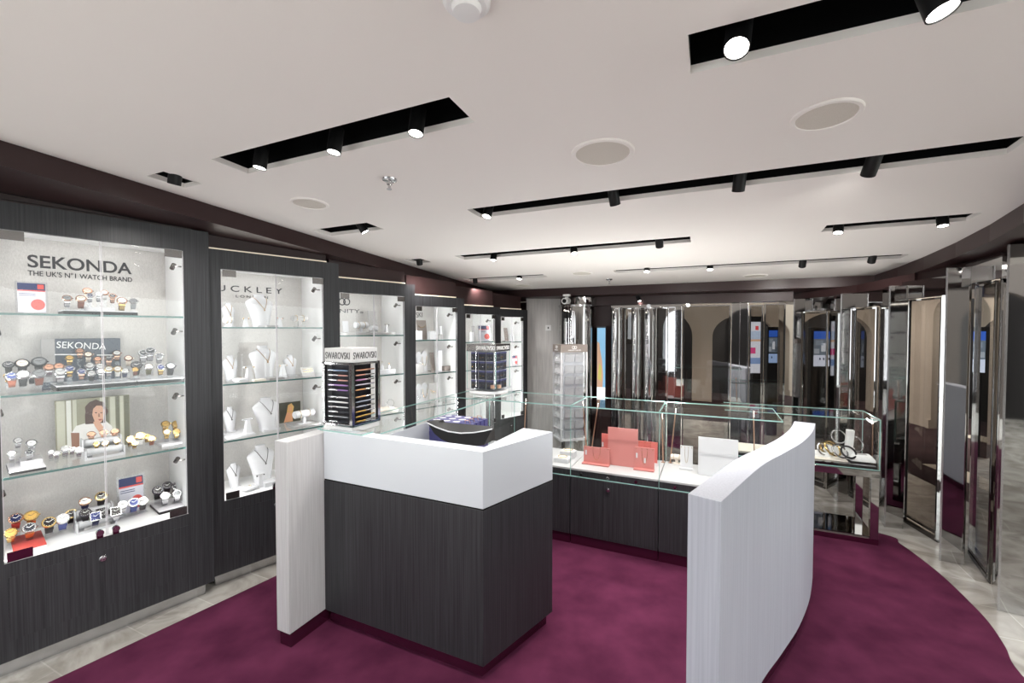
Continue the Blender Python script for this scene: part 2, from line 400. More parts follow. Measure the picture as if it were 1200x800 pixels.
FINS = [  # corner, top above the eye
    (V((2.690, 2.374, 0)), 0.4655, 0.0), (V((2.879, 2.896, 0)), 0.4145, 0.0), (V((2.937, 3.397, 0)), 0.346, 14.0),
    (V((2.940, 3.900, 0)), 0.329, 22.0), (V((2.810, 4.350, 0)), 0.316, 36.0)]
def loc2(i, x, y):
    c, _, a = FINS[i]; a = math.radians(a); ca, sa = math.cos(a), math.sin(a)
    return V((c.x + x * ca - y * sa, c.y + x * sa + y * ca, 0))
for i in range(4):
    p, q = loc2(i + 1, 0.13, 0.0), loc2(i, 0.13, 0.10)
    zt = 1.55 + (FINS[i][1] + FINS[i + 1][1]) / 2
    d = (q - p).normalized(); n = V((-d.y, d.x, 0)) * 0.12
    if n.x < 0: n = -n
    b = MB(); b.prism([(r.x, r.y) for r in (p, q, q + n, p + n)], zt - 0.135, zt - 0.002)
    root = thing('mirrored_lintel', ['mirrored steel lintel between the two pilasters nearest the camera', 'mirrored steel lintel between the second and third curved wall pilasters', 'mirrored steel lintel above the jewellery table', 'mirrored steel lintel at the far end of the curved wall'][i], 'lintel', (p + q) / 2 + UP * (zt - .135), 'mirrored lintels of the curved wall')
    b.build('beam', M_mirror, root)
    header('wall_right', p - (q - p).normalized() * 0.2 + n * .3, q + (q - p).normalized() * .2 + n * .3, 0.1 if True else 0, M_maroon, zt)

# ------------------------------------------------------------------ mirrored fins and panels of the curved wall
def mirror_panel(p, q, z1, label, group, m=M_smoke, th=0.02, frame=0.014, seal=False):
    p, q = V(p), V(q); d = (q - p).normalized(); L = (q - p).length; n = V((d.y, -d.x, 0))
    if n.dot(EYE - p) < 0: n = -n
    n = V((n.x, n.y, 0)).normalized()
    root = thing('glass_screen', label, 'glass screen', (p + q) / 2, group)
    b = MB(); b.obox(p + UP * 0.06, q - p, -n * 0.008, UP * (z1 - 0.06)); b.build('pane', m, root)
    f = MB()
    for o in (p, q - d * frame): f.obox(o + UP * 0.02, d * frame, n * 0.016, UP * (z1 - 0.02))
    f.obox(p + d * frame + UP * (z1 - frame), d * (L - 2 * frame), n * 0.012, UP * frame); f.build('frame', M_mirror, root)
    r = MB()
    for z in (0.03, 0.062): r.obox(p + UP * z + d * frame, d * (L - 2 * frame), n * 0.02, UP * 0.018)
    r.obox(p + UP * 0.0 + d * 0.001, d * (L - .002), n * 0.006 , UP * 0.03)
    r.build('base_rail', M_gun, root)
    if not seal: return root
    k = MB(); k.obox(p - d * 0.022 + UP * 0.01, d * 0.02, -n * 0.03, UP * (z1 - 0.01)); k.build('black_seal', M_black, root)
    return root
finlab = ['mirrored steel pilaster nearest the camera on the curved mirror wall', 'mirrored steel pilaster second from the camera on the curved mirror wall',
          'mirrored steel pilaster standing just behind the glass jewellery table', 'mirrored steel pilaster fourth from the camera on the curved mirror wall',
          'mirrored steel pilaster where the curved mirror wall meets the back wall']
panlab = ['tall smoked glass panel between the first and second pilasters of the curved wall', 'tall smoked glass panel between the second and third pilasters of the curved wall',
          'tall smoked glass panel between the third and fourth pilasters, above the jewellery table', 'tall smoked glass panel between the fourth and fifth pilasters of the curved wall']
for i, (c, zt, a) in enumerate(FINS):
    poly = [loc2(i, 0, 0), loc2(i, 0.106, -0.064), loc2(i, 0.128, -0.040), loc2(i, 0.24, 0.20), loc2(i, 0.215, 0.225)]
    z1 = 1.55 + zt
    root = thing('mirrored_pilaster', finlab[i], 'pilaster', c, 'mirrored pilasters of the curved wall')
    b = MB(); b.prism([(p.x, p.y) for p in poly], 0.0, z1); b.build('mirror_body', M_mirror, root, bev=0.002)
    s = MB(); s.obox(loc2(i, -0.002, -0.001), loc2(i, 0.008, -0.006) - loc2(i, 0, 0), loc2(i, 0.004, 0.004) - loc2(i, 0, 0), UP * z1)
    s.build('edge_trim', M_steel, root)
for i in range(4):
    p = loc2(i + 1, 0.262, 0.045); q = loc2(i, 0.235, 0.245)
    mirror_panel(p, q, 1.55 + (FINS[i][1] + FINS[i + 1][1]) / 2 - 0.138, panlab[i], 'smoked glass panels of the curved wall', seal=True)

# back mirror wall
def rear_pil(pa, pb, z1, label, m=M_mirror, off=0.0, depth=0.13):
    a, c = rail(pa, off), rail(pb, off)
    root = thing('mirrored_pilaster', label, 'pilaster', (a + c) / 2, 'mirrored pilasters of the back wall')
    b = MB(); b.obox(a, c - a, E2 * depth, UP * z1); b.build('mirror_body', m, root, bev=0.003)
    s = MB()
    for k in (0.0, 0.5, 1.0): s.obox(a + (c - a) * (k * 0.955) - E2 * 0.004, (c - a) * 0.045, E2 * 0.004, UP * z1)
    s.build('edge_trim', M_chrome, root)
rear_pil(857, 877, 1.835, 'mirrored square pilaster right of the wide smoked glass panel on the back wall')
rear_pil(783, 799, 1.835, 'mirrored square pilaster behind the pink necklace stands on the back wall')
mirror_panel(rail(800, 0.07), rail(856, 0.07), 1.825, 'wide smoked glass panel with a pale arch beyond it on the back wall', 'smoked glass panels of the back wall')
mirror_panel(rail(878, 0.07), rail(894, 0.07), 1.815, 'narrow smoked glass panel between the square pilaster and double chrome frame', 'smoked glass panels of the back wall')
mirror_panel(rail(895, 0.05), rail(920, 0.06), 1.825, 'smoked glass panel at the far end of the back wall beside the curved wall', 'smoked glass panels of the back wall')
mirror_panel(rail(732, 0.12), rail(782, 0.12), 1.815, 'smoked glass panel behind the half-round chrome columns', 'smoked glass panels of the back wall')
def round_col(px, wpx, off, z1, label, collar=True, z0=0.0):
    p = rail(px, off); r = wpx / 510 * p.y / 2
    root = thing('chrome_column', label, 'column', p, 'round chrome columns of the back wall')
    b = MB(); b.lathe([(r, z0), (r, z1)], p, n=40); b.build('shaft', M_mirror, root)
    k = MB(); k.lathe([(r * 1.015, z1 - 0.012), (r * 1.05, z1 - 0.01), (r * 1.05, z1 + 0.012), (r * 0.9, z1 + 0.012)], p, n=40)
    k.lathe([(r * 1.06, 0), (r * 1.06, 0.07), (r * 1.0, 0.075)], p, n=40); k.build('collar', M_chrome, root)
    return root, p, r
rt, p, r = round_col(677, 43, 0.04, 1.842, 'fat round chrome column behind the white card tower')
k = MB(); k.lathe([(r * 0.8, 1.855), (r * 0.8, 1.925)], p + E1 * 0.06, n=40); k.lathe([(r * 0.84, 1.925), (r * 0.84, 1.94)], p + E1 * 0.06, n=40); k.build('upper_drum', M_mirror, rt)
round_col(723, 14, 0.0, 1.80, 'slim bright chrome column right of the lit poster')
round_col(746, 12, 0.03, 1.80, 'slim chrome column inside the smoked glass bay, next to the poster side')
round_col(762, 15, 0.03, 1.80, 'slim chrome column inside the smoked glass bay, next to the square pilaster')
# horizontal mirrored box over the bay
a, c = rail(716, -0.03), rail(800, -0.03)
b = MB(); b.obox(a + UP * 1.805, c - a, E2 * 0.12, UP * 0.035); root = thing('mirrored_lintel', 'horizontal mirrored lintel over the chrome column bay', 'lintel', a + UP * 1.805)
b.build('beam', M_mirror, root, bev=0.003)
for px in (760, 806):
    b = MB(); q = rail(px, -0.034, 1.822); b.cyl(q, q - E2 * 0.02, 0.022, 18); b.build('disc_boss', M_steel, root)
# lit poster
root = thing('lit_poster', 'tall narrow lit poster of a bather against a blue sky', 'poster', rail(705, -0.03))
a, c = rail(699.5, -0.03), rail(710, -0.03); d = (c - a)
b = MB(); b.obox(a + UP * 0.72, d, E2 * 0.03, UP * 0.88); b.build('frame', M_gdark, root)
M_sky = mat('poster_blue_print', (124, 172, 204), 0.4, emit=0.5); M_skin = mat('poster_skin_print', (196, 158, 132), 0.5, emit=0.35); M_swim = mat('poster_yellow_print', (190, 182, 96), 0.5, emit=0.35)
b = MB(); b.obox(a + UP * 0.88 - E2 * 0.002 + d * .04, d * 0.92, E2 * 0.002, UP * 0.70); b.build('print', M_sky, root)
b = MB(); b.obox(a + UP * 0.73 - E2 * 0.002 + d * .04, d * 0.92, E2 * 0.002, UP * 0.15); b.build('caption_band', mat('poster_white_print', (236, 238, 240), 0.4, emit=0.6), root)
o = a - E2 * 0.003
P2 = lambda x, z: o + d * x + UP * z
b = MB(); b.extr([P2(.05, .88), P2(.66, .88), P2(.72, 1.02), P2(.60, 1.2), P2(.38, 1.32), P2(.3, 1.40), P2(.05, 1.42)], -E2 * 0.001); b.build('figure', M_skin, root)
b = MB(); b.extr([P2(.12, .98), P2(.5, .95), P2(.52, 1.12), P2(.3, 1.17)], -E2 * 0.0022); b.build('swimsuit', M_swim, root)
# small plate and camera
p = on_plane(642.5, 384, V((gw0.x, gw0.y, 0)), V((-(gw1 - gw0).y, (gw1 - gw0).x, 0)))
d = V(((gw1 - gw0).x, (gw1 - gw0).y, 0)).normalized(); n = V((d.y, -d.x, 0))
root = thing('wall_plate', 'small square white switch plate on the grey wall', 'switch', p)
b = MB(); b.obox(p - d * 0.035 - UP * 0.035 + n * 0.0, d * 0.07, n * 0.008, UP * 0.07); b.build('plate', M_white, root, bev=0.002)
b = MB(); b.obox(p - d * 0.008 - UP * 0.012 + n * 0.008, d * 0.016, n * 0.003, UP * 0.024); b.build('rocker', M_gdark, root)

# ------------------------------------------------------------------ lobby across from the shop, seen only in the mirrors
def lob(u, v, z=0): q = E1 * u + E2 * v; return V((q.x, q.y, z))
b = MB(); yv = -2.9; bay, aw, zt, rtop = 1.65, 1.05, 2.7, 0.525
for k in range(-4, 5):
    u0 = k * bay + 0.35
    b.obox(lob(u0 + aw, yv), E1 * (bay - aw), E2 * -0.25, UP * zt)
    arc = [(u0 + aw / 2 - math.cos(math.pi * i / 14) * rtop, 1.62 + math.sin(math.pi * i / 14) * rtop) for i in range(15)]
    for i in range(14):
        (ua, za), (ub, zb) = arc[i], arc[i + 1]
        b.extr([lob(ua, yv, za), lob(ub, yv, zb), lob(ub, yv, zt), lob(ua, yv, zt)], E2 * -0.25)
strip_structure(b, 'wall_lobby', M_taupewall)
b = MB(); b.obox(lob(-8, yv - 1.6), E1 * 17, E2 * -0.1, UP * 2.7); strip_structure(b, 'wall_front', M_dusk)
M_winfill = mat('fill_window_glow', (240, 244, 250), 0.3, emit=WIN_FILL_E)  # glowing windows added behind the camera to brighten the shop ceiling
for k, u0 in enumerate((-6.6, -4.6, -2.6)):
    b = MB(); b.obox(lob(u0, yv - 1.58, 0.25), E1 * 1.6, E2 * 0.02, UP * 2.2); o = b.build('window_%d' % (k + 1), M_winfill); o['kind'] = 'structure'
    b = MB()
    for x in (0.0, 0.775, 1.55): b.obox(lob(u0, yv - 1.56, 0.25) + E1 * x, E1 * 0.05, E2 * 0.03, UP * 2.2)
    b.build('window_frame', M_black, o)

# ------------------------------------------------------------------ lobby beyond the smoked glass
M_lobfloor = grain('brown_lobby_carpet', (58, 44, 46), (74, 58, 58), (3, 3, 3), 0.9, detail=6, coord='World', spec=0.1)
fl = rail(950, 1.6)
b = MB(); b.prism([(p.x, p.y) for p in (rail(300, 3.4), rail(940, 3.0), V((4.3, 4.6, 0)), V((3.9, 3.0, 0)), V((3.6, 1.5, 0)), V((9, 0.2, 0)), V((9, 12.5, 0)), V((-3, 12.5, 0)))], 0.0, 0.004); strip_structure(b, 'floor_lobby', M_lobfloor)
b = MB()
for a, c in ((V((4.75, 5.0, 0)), V((4.2, 2.2, 0))), (V((6.6, 6.4, 0)), V((5.9, 2.2, 0)))):
    d = (c - a); n = V((d.y, -d.x, 0)).normalized() * -0.28; b.prism([(p.x, p.y) for p in (a, c, c + n, a + n)], 0.004, 0.008)
strip_structure(b, 'floor_inlay', mat('cream_stone_inlay', (206, 194, 176), 0.3))
def archwall(name, o, d, inw, arches, L, zt, leg=0.40, rt=None, spring=None):
    """arches: list of (start, width) along d from o; solid elsewhere"""
    b = MB(); x = 0.0
    for (a, w) in arches + [(L, 0)]:
        b.obox(o + d * x, d * (a - x), inw * 0.3, UP * zt)
        if w:
            b.obox(o + d * (a - 0.06) - inw * 0.03, d * 0.06, inw * 0.03, UP * 0.14)
            r = w / 2; sp = (spring or zt - 0.7)
            arc = [(a + r - math.cos(math.pi * i / 16) * r, sp + math.sin(math.pi * i / 16) * r * 0.8) for i in range(17)]
            for (ua, za), (ub, zb) in zip(arc, arc[1:]):
                b.extr([o + d * ua + UP * za, o + d * ub + UP * zb, o + d * ub + UP * zt, o + d * ua + UP * zt], inw * 0.3)
            x = a + w
    strip_structure(b, name, M_beige)
AO = V((4.1, 9.5, 0)) - E1 * 4.2
archwall('wall_arcade', AO, E1, E2, [(0.55, 1.1), (2.4, 1.65), (4.45, 1.15), (6.0, 1.2)], 7.8, 2.7, spring=1.42)
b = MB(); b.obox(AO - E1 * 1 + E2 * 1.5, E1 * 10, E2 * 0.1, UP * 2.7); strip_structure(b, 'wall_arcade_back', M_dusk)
RO = V((6.75, 7.9, 0)); rdv = (V((5.9, 2.0, 0)) - RO).normalized(); rin = V((-rdv.y, rdv.x, 0)); 
if rin.x < 0: rin = -rin
archwall('wall_arcade_side', RO, rdv, rin, [(1.09, 0.95), (2.6, 1.0), (4.1, 1.0)], 6.4, 3.3, spring=1.75)
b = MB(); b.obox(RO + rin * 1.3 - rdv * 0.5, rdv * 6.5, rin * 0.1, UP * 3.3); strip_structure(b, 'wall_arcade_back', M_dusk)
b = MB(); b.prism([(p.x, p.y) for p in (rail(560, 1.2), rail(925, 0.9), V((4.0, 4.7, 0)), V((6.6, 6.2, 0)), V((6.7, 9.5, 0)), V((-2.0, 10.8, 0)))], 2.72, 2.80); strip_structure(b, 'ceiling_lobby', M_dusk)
for k, (px, D, lab) in enumerate(((772, 7.2, 'nearer the chrome columns'), (846, 7.4, 'behind the wide smoked glass panel'), (915, 7.0, 'behind the far end of the back wall'), (1000, 7.2, 'behind the curved wall'))):
    p = atD(px, 387, D); p.z = 2.72
    rt = thing('lobby_downlight', 'small round lobby downlight ' + lab, 'downlight', p, 'lobby downlights')
    b = MB(); b.lathe([(.06, 0), (.075, 0), (.075, -.008), (.06, -.008)], p, n=20); b.build('ring', M_chrome, rt)
    b = MB(); b.lathe([(0.0001, -.002), (.06, -.002), (.06, -.005), (0.0001, -.006)], p, n=20); b.build('lens', M_led, rt)
    spot('lobby_lamp', p - UP * .02, (0, 0, -1), LOBBY_E, 130, .05)
for k, (x, y, lab) in enumerate(((5.3, 5.6, 'beyond the jewellery table'), (5.0, 3.6, 'beyond the curved wall pilasters'))):
    spot('lobby_lamp', V((x, y, 2.6)), (0.8, 0.3, -1), LOBBY_E * 0.45, 150, .05)  # added fill without fittings, brightens the side arcade behind the glass
# advertising screens standing in the lobby
def totem(l, r, t, bt, D, label, bands, bez=True):
    p, q = atD(l, bt, D), atD(r, bt, D); T = atD(l, t, D); q.z = p.z
    d = q - p; h = T.z - p.z; n = V((0, -1, 0)); z0 = p.z
    rt = thing('advert_screen', label, 'screen', V((p.x, p.y, 0)) + d * .5, 'lit advertising screens in the lobby')
    b = MB(); b.obox(V((p.x, p.y, 0.0045)) - d * .12, d * 1.24, -n * .08, UP * (z0 + h * 1.10)); b.build('black_case', M_black, rt, bev=.004)
    o = p + n * .003
    mats = []; b = MB()
    for (x0, x1, y0, y1, col, k) in bands:
        m = mat('screen_%d_%d_%d' % col, col, .3, emit=1.1); 
        if m not in mats: mats.append(m)
        b.extr([o + d * x0 + UP * h * y0, o + d * x1 + UP * h * y0, o + d * x1 + UP * h * y1, o + d * x0 + UP * h * y1], n * (.001 + .0008 * k), mats.index(m))
    b.build('lit_display', mats, rt)
blue, white, grey, sky = (40, 90, 190), (206, 216, 236), (96, 110, 124), (150, 180, 226)
pic = [(.0, 1, .32, .78, grey, 0), (.02, .3, .36, .5, (150, 160, 170), 1), (.4, .7, .42, .66, (196, 204, 214), 1), (.72, .98, .34, .5, (70, 80, 92), 1), (.1, .5, .6, .74, (120, 132, 146), 1)]
totem(953, 975, 388, 429, 6.2, 'lit blue headed advertising screen seen through the panel before the curved corner', [(0, 1, .78, 1, blue, 0)] + pic + [(0, 1, 0, .32, white, 0), (.3, .38, .18, .24, (40, 50, 70), 1), (.5, .58, .18, .24, (40, 50, 70), 1), (.68, .9, .18, .24, (40, 50, 70), 1)])
totem(900.5, 910.5, 387, 425, 6.4, 'lit blue headed advertising screen inside the far arch', [(0, 1, .8, 1, blue, 0)] + pic + [(0, 1, 0, .28, sky, 0), (.3, .42, .14, .2, (40, 50, 70), 1)])
totem(878, 890.5, 377, 437, 5.9, 'lit white, pink and blue advertising screen beside the square pilaster', [(0, 1, 0, 1, (214, 222, 236), 0), (.5, .8, .84, .92, (210, 60, 70), 1), (0, 1, .62, .66, (210, 170, 140), 1), (0, .55, .38, .5, (206, 60, 130), 1), (0, 1, .18, .3, (120, 150, 200), 1), (0, 1, .66, .82, (176, 196, 224), 1)])
# ------------------------------------------------------------------ ceiling fittings
def spotlight(px, py, tilt, label, w=-0.045, ln=0.095, r=0.027, energy=14, ang=125, lit=True):
    p = on_plane(px, py, CP + CN * w, CN)
    ax = V((tilt[0] * E1.x + tilt[1] * E2.x, tilt[0] * E1.y + tilt[1] * E2.y, -1)).normalized()
    root = thing('spotlight', label, 'spotlight', p - ax * ln, 'black ceiling spotlights')
    a = p - ax * ln
    b = MB(); b.lathe([(0.0001, 0.0), (r * 0.92, 0.0), (r, 0.004), (r, ln), (r * 0.9, ln), (r * 0.82, ln - 0.012), (0.0001, ln - 0.012)], a, ax, 22); b.build('housing', M_black, root)
    b = MB(); b.lathe([(0.0001, ln - 0.011), (r * 0.84, ln - 0.011), (r * 0.88, ln - 0.003), (0.0001, ln - 0.004)], a, ax, 20); b.build('lens', M_led, root)
    b = MB(); top = p - ax * ln * 0.75; zz = ceil_z(top.x, top.y) + 0.135
    b.cyl(top, (top.x, top.y, zz), 0.007, 8); b.build('stem', M_gdark, root)
    if energy: spot('spot_lamp', p + ax * 0.012, ax, energy, ang, 0.025)
SP = [
    (863, 57, (-.1, -.55), 'lit ceiling spotlight at the end of the slot nearest the camera'),
    (1105, 14, (.25, -.15), 'large black spotlight cut by the top edge of the photo'),
    (304, 197, (-.1, -.1), 'lit spotlight nearest the cabinets in the wide ceiling slot'),
    (391, 179, (-.05, -.15), 'lit spotlight in the middle of the wide ceiling slot'),
    (487, 157, (0, -.2), 'lit spotlight farthest from the cabinets in the wide ceiling slot'),
    (204, 216, (-.35, .05), 'black spotlight aimed at the watch cabinet from a short slot'),
    (428, 272, (.5, .35), 'tilted black spotlight in the short slot beside the small speaker'),
    (492, 310, (-.2, .5), 'black spotlight in the smallest slot along the bulkhead'),
    (570, 254, (-.1, -.35), 'lit spotlight at the cabinet end of the longest ceiling slot'),
    (721, 240, (0.1, .55), 'black unlit-looking spotlight second from the cabinets in the longest slot'),
    (865, 224, (-.1, .5), 'black spotlight third from the cabinets in the longest slot'),
    (1017, 205, (-.15, .9), 'black spotlight fourth from the cabinets in the longest slot'),
    (982, 273, (-.1, -.3), 'lit spotlight nearer the room centre in the slot by the curved bulkhead'),
    (1105, 265, (.0, -.2), 'lit spotlight nearer the mirrors in the slot by the curved bulkhead'),
    (578, 305, (0, -.25), 'lit spotlight nearest the cabinets in the three-lamp back slot'),
    (673, 297, (.2, -.25), 'tilted lit spotlight in the middle of the three-lamp back slot'),
    (773, 289, (0, .8), 'black spotlight farthest from the cabinets in the three-lamp back slot'),
    (557, 331, (-.2, .5), 'black spotlight in the back slot nearest the bulkhead corner'),
    (608.5, 327, (0, -.3), 'lit spotlight in the back slot nearest the bulkhead corner'),
    (758, 318.5, (0, -.35), 'lit spotlight nearest the cabinets in the thin slot before the mirrors'),
    (832, 316, (0, -.35), 'lit spotlight second in the thin slot before the mirrors'),
    (940, 312, (0, .9), 'black spotlight third in the thin slot before the mirrors'),
    (1021, 307, (0, .9), 'black spotlight fourth in the thin slot before the mirrors'),
]
for i, (px, py, tl, lab) in enumerate(SP):
    spotlight(px, py, tl, lab, r=0.029 if i < 2 else 0.0255, ln=0.11 if i < 2 else 0.095, w=-0.035, energy=SPOT_E * (0.35 if i < 2 else 1.15 if i < 8 else 1.9 if i in (9, 10) else 1.2))
for px, py, lab in [(600, 354, 'small black spotlight under the back bulkhead at the cabinet corner'), (625, 357, 'small black spotlight under the back bulkhead before the grey wall'),
                    (747, 349.5, 'small black spotlight under the back bulkhead above the chrome columns'), (972, 343, 'small black spotlight under the back bulkhead above the curved corner')]:
    p0 = CP - CN * (BULK + 0.03); p = on_plane(px, py, p0, CN)
    root = thing('bulkhead_spotlight', lab, 'spotlight', p, 'black spotlights under the bulkhead')
    q = V((p.x, p.y, soff_z(p.x, p.y)))
    b = MB(); b.lathe([(0.0001, 0), (0.055, 0), (0.055, 0.004), (0.0001, 0.004)], q - UP * 0.005, n=22); b.build('base_plate', M_black, root)
    ax = (UP * -1 + E1 * 0.4 - E2 * 0.2).normalized(); b = MB(); b.cyl(q - UP * 0.004, q - UP * 0.004 + ax * 0.065, 0.024, 16); b.build('housing', M_black, root)
    spot('bulkhead_lamp', q + ax * 0.075, ax, 9, 120, .02)
    b = MB(); e = q - UP * 0.004 + ax * 0.0655; b.cyl(e, e + ax * 0.002, 0.018, 14); b.build('lens', M_led, root)

M_grille = grain('speaker_grille_cloth', (206, 200, 190), (222, 217, 208), (900, 900, 900), 0.8, coord='World')
for px, py, wpx, lab in [(706, 179, 74, 'round ceiling speaker nearest the middle of the room'), (968, 135, 88, 'largest round ceiling speaker, towards the curved mirror wall'),
                         (363, 238, 46, 'small round ceiling speaker near the left bulkhead'), (682, 320, 26, 'small round ceiling speaker in front of the back bulkhead'),
                         (885, 323, 30, 'small round ceiling speaker near the back bulkhead, mirror side'), (612.5, 334, 20, 'small round ceiling speaker by the back left bulkhead corner')]:
    p = ceil(px, py); r = wpx / 2 * p.y / math.hypot(F, px - 600) * (1.0)
    root = thing('ceiling_speaker', lab, 'speaker', p, 'round ceiling speakers')
    b = MB(); b.lathe([(r * 0.84, 0.0), (r, 0.0), (r, -0.004), (r * 0.97, -0.007), (r * 0.86, -0.007), (r * 0.84, -0.003)], p, CN, 48); b.build('rim', M_ceil, root)
    b = MB(); b.lathe([(0.0001, -0.001), (r * 0.84, -0.001), (r * 0.84, -0.004), (0.0001, -0.0045)], p, CN, 48); b.build('grille', M_grille, root)
for px, py, lab in [(456.5, 210, 'chrome sprinkler head under the front of the ceiling'), (714, 327, 'chrome sprinkler head in front of the back bulkhead')]:
    p = ceil(px, py)
    root = thing('sprinkler', lab, 'sprinkler', p, 'ceiling sprinklers')
    b = MB(); b.lathe([(0.0001, 0), (0.033, 0), (0.031, -0.006), (0.018, -0.012), (0.0001, -0.012)], p, CN, 26); b.build('escutcheon', M_chrome, root)
    b = MB(); b.lathe([(0.012, -0.012), (0.012, -0.024), (0.006, -0.028), (0.006, -0.04), (0.011, -0.042), (0.011, -0.046), (0.0001, -0.046)], p, CN, 14); b.build('nozzle', M_chrome, root)
p = ceil(547, -4)
root = thing('smoke_detector', 'white round smoke detector cut by the top edge of the photo', 'smoke detector', p)
b = MB(); b.lathe([(0.0001, 0), (0.05, 0), (0.05, -0.014), (0.042, -0.022), (0.0001, -0.024)], p, CN, 30); b.build('base', M_white, root)
b = MB(); b.lathe([(0.0001, -0.024), (0.032, -0.024), (0.028, -0.036), (0.0001, -0.038)], p, CN, 30); b.build('chamber', M_white, root)
p = rail(664, -0.28); p.z = soff_z(p.x, p.y)
root = thing('security_camera', 'white security camera hanging from the bulkhead above the fat chrome column', 'camera', p)
b = MB(); b.lathe([(0.0001, 0), (0.045, 0), (0.045, -0.02), (0.02, -0.025), (0.02, -0.05), (0.0001, -0.05)], p, n=24); b.build('mount', M_white, root)
b = MB(); b.cyl(p - UP * 0.07 + E2 * 0.05, p - UP * 0.08 - E2 * 0.09, 0.036, 20); b.build('body', M_white, root, bev=0.004)
b = MB(); b.cyl(p - UP * 0.08 - E2 * 0.0905, p - UP * 0.08 - E2 * 0.096, 0.024, 18); b.build('lens', M_black, root)
# double round discs on the mirror frames
# ------------------------------------------------------------------ wall display cabinets
GB = 0.52
CABS = []
def gpt(px, yb): return atZ(px, yb, GB)
CD = [  # glass left px, its bottom y, glass right px, its bottom y, glass top z, body top z, right stile
    (5, 661, 221, 601.5, 1.993, 2.114, 0.12), (263, 587, 382, 557, 1.917, 2.03, 0.108), (400, 546, 475.8, 528, 1.838, 1.945, 0.10),
    (488, 521, 536.6, 510, 1.771, 1.865, 0.085), (546, 502, 580.6, 495.5, 1.724, 1.81, 0.075), (587, 491, 613.6, 484, 1.709, 1.80, 0.07)]
CN_ = ['watch cabinet', 'necklace cabinet', 'third cabinet', 'fourth cabinet', 'fifth cabinet', 'sixth cabinet']
CLAB = ['tall dark wood wall cabinet full of watches, nearest the camera', 'tall dark wood wall cabinet of white necklace busts beside the watch cabinet',
        'tall dark wood wall cabinet standing behind the pen tower', 'tall dark wood wall cabinet fourth along the row, with grey and white cards',
        'tall dark wood wall cabinet behind the navy earring tower', 'tall dark wood wall cabinet at the far end of the row by the grey wall']
DEPTH = 0.40
prev = None
class Cab: pass
for i, (lx, ly, rx, ry, gz, tz, rs) in enumerate(CD):
    c = Cab(); c.L = gpt(lx, ly); c.R = gpt(rx, ry); c.L.z = c.R.z = 0
    c.a = (c.R - c.L).normalized()
    if i >= 4:
        c.a = V((0.695, 0.719, 0)); k = (rx - 600) / F / ray(rx, 387).y; c.R = c.L + c.a * ((k * c.L.y - c.L.x) / (c.a.x - k * c.a.y))
    c.n = V((c.a.y, -c.a.x, 0)); c.inn = -c.n; c.W = (c.R - c.L).length; c.gz = gz; c.tz = tz
    c.sh = [GB + (gz - GB) * k / 4 for k in range(4)]
    c.right = c.R + c.a * rs
    ls = 0.125 if prev is None else max(0.03, (c.L - prev.right).dot(prev.a) / max(0.2, c.a.dot(prev.a)) * 0.9 - 0.004)
    c.left = c.L - c.a * ls
    CABS.append(c); prev = c

def cpt(i, px, py, d):                     # on the plane d metres behind the glass of cabinet i
    c = CABS[i]; return on_plane(px, py, c.L + c.inn * d, c.n)
def cbase(i, px, d, k, h=0.0):             # standing on shelf k
    p = cpt(i, px, 387, d); p.z = CABS[i].sh[k] + SHT[i][k] + h; return p
SHT = {i: [0.001, 0.004, 0.004, 0.004] for i in range(6)}

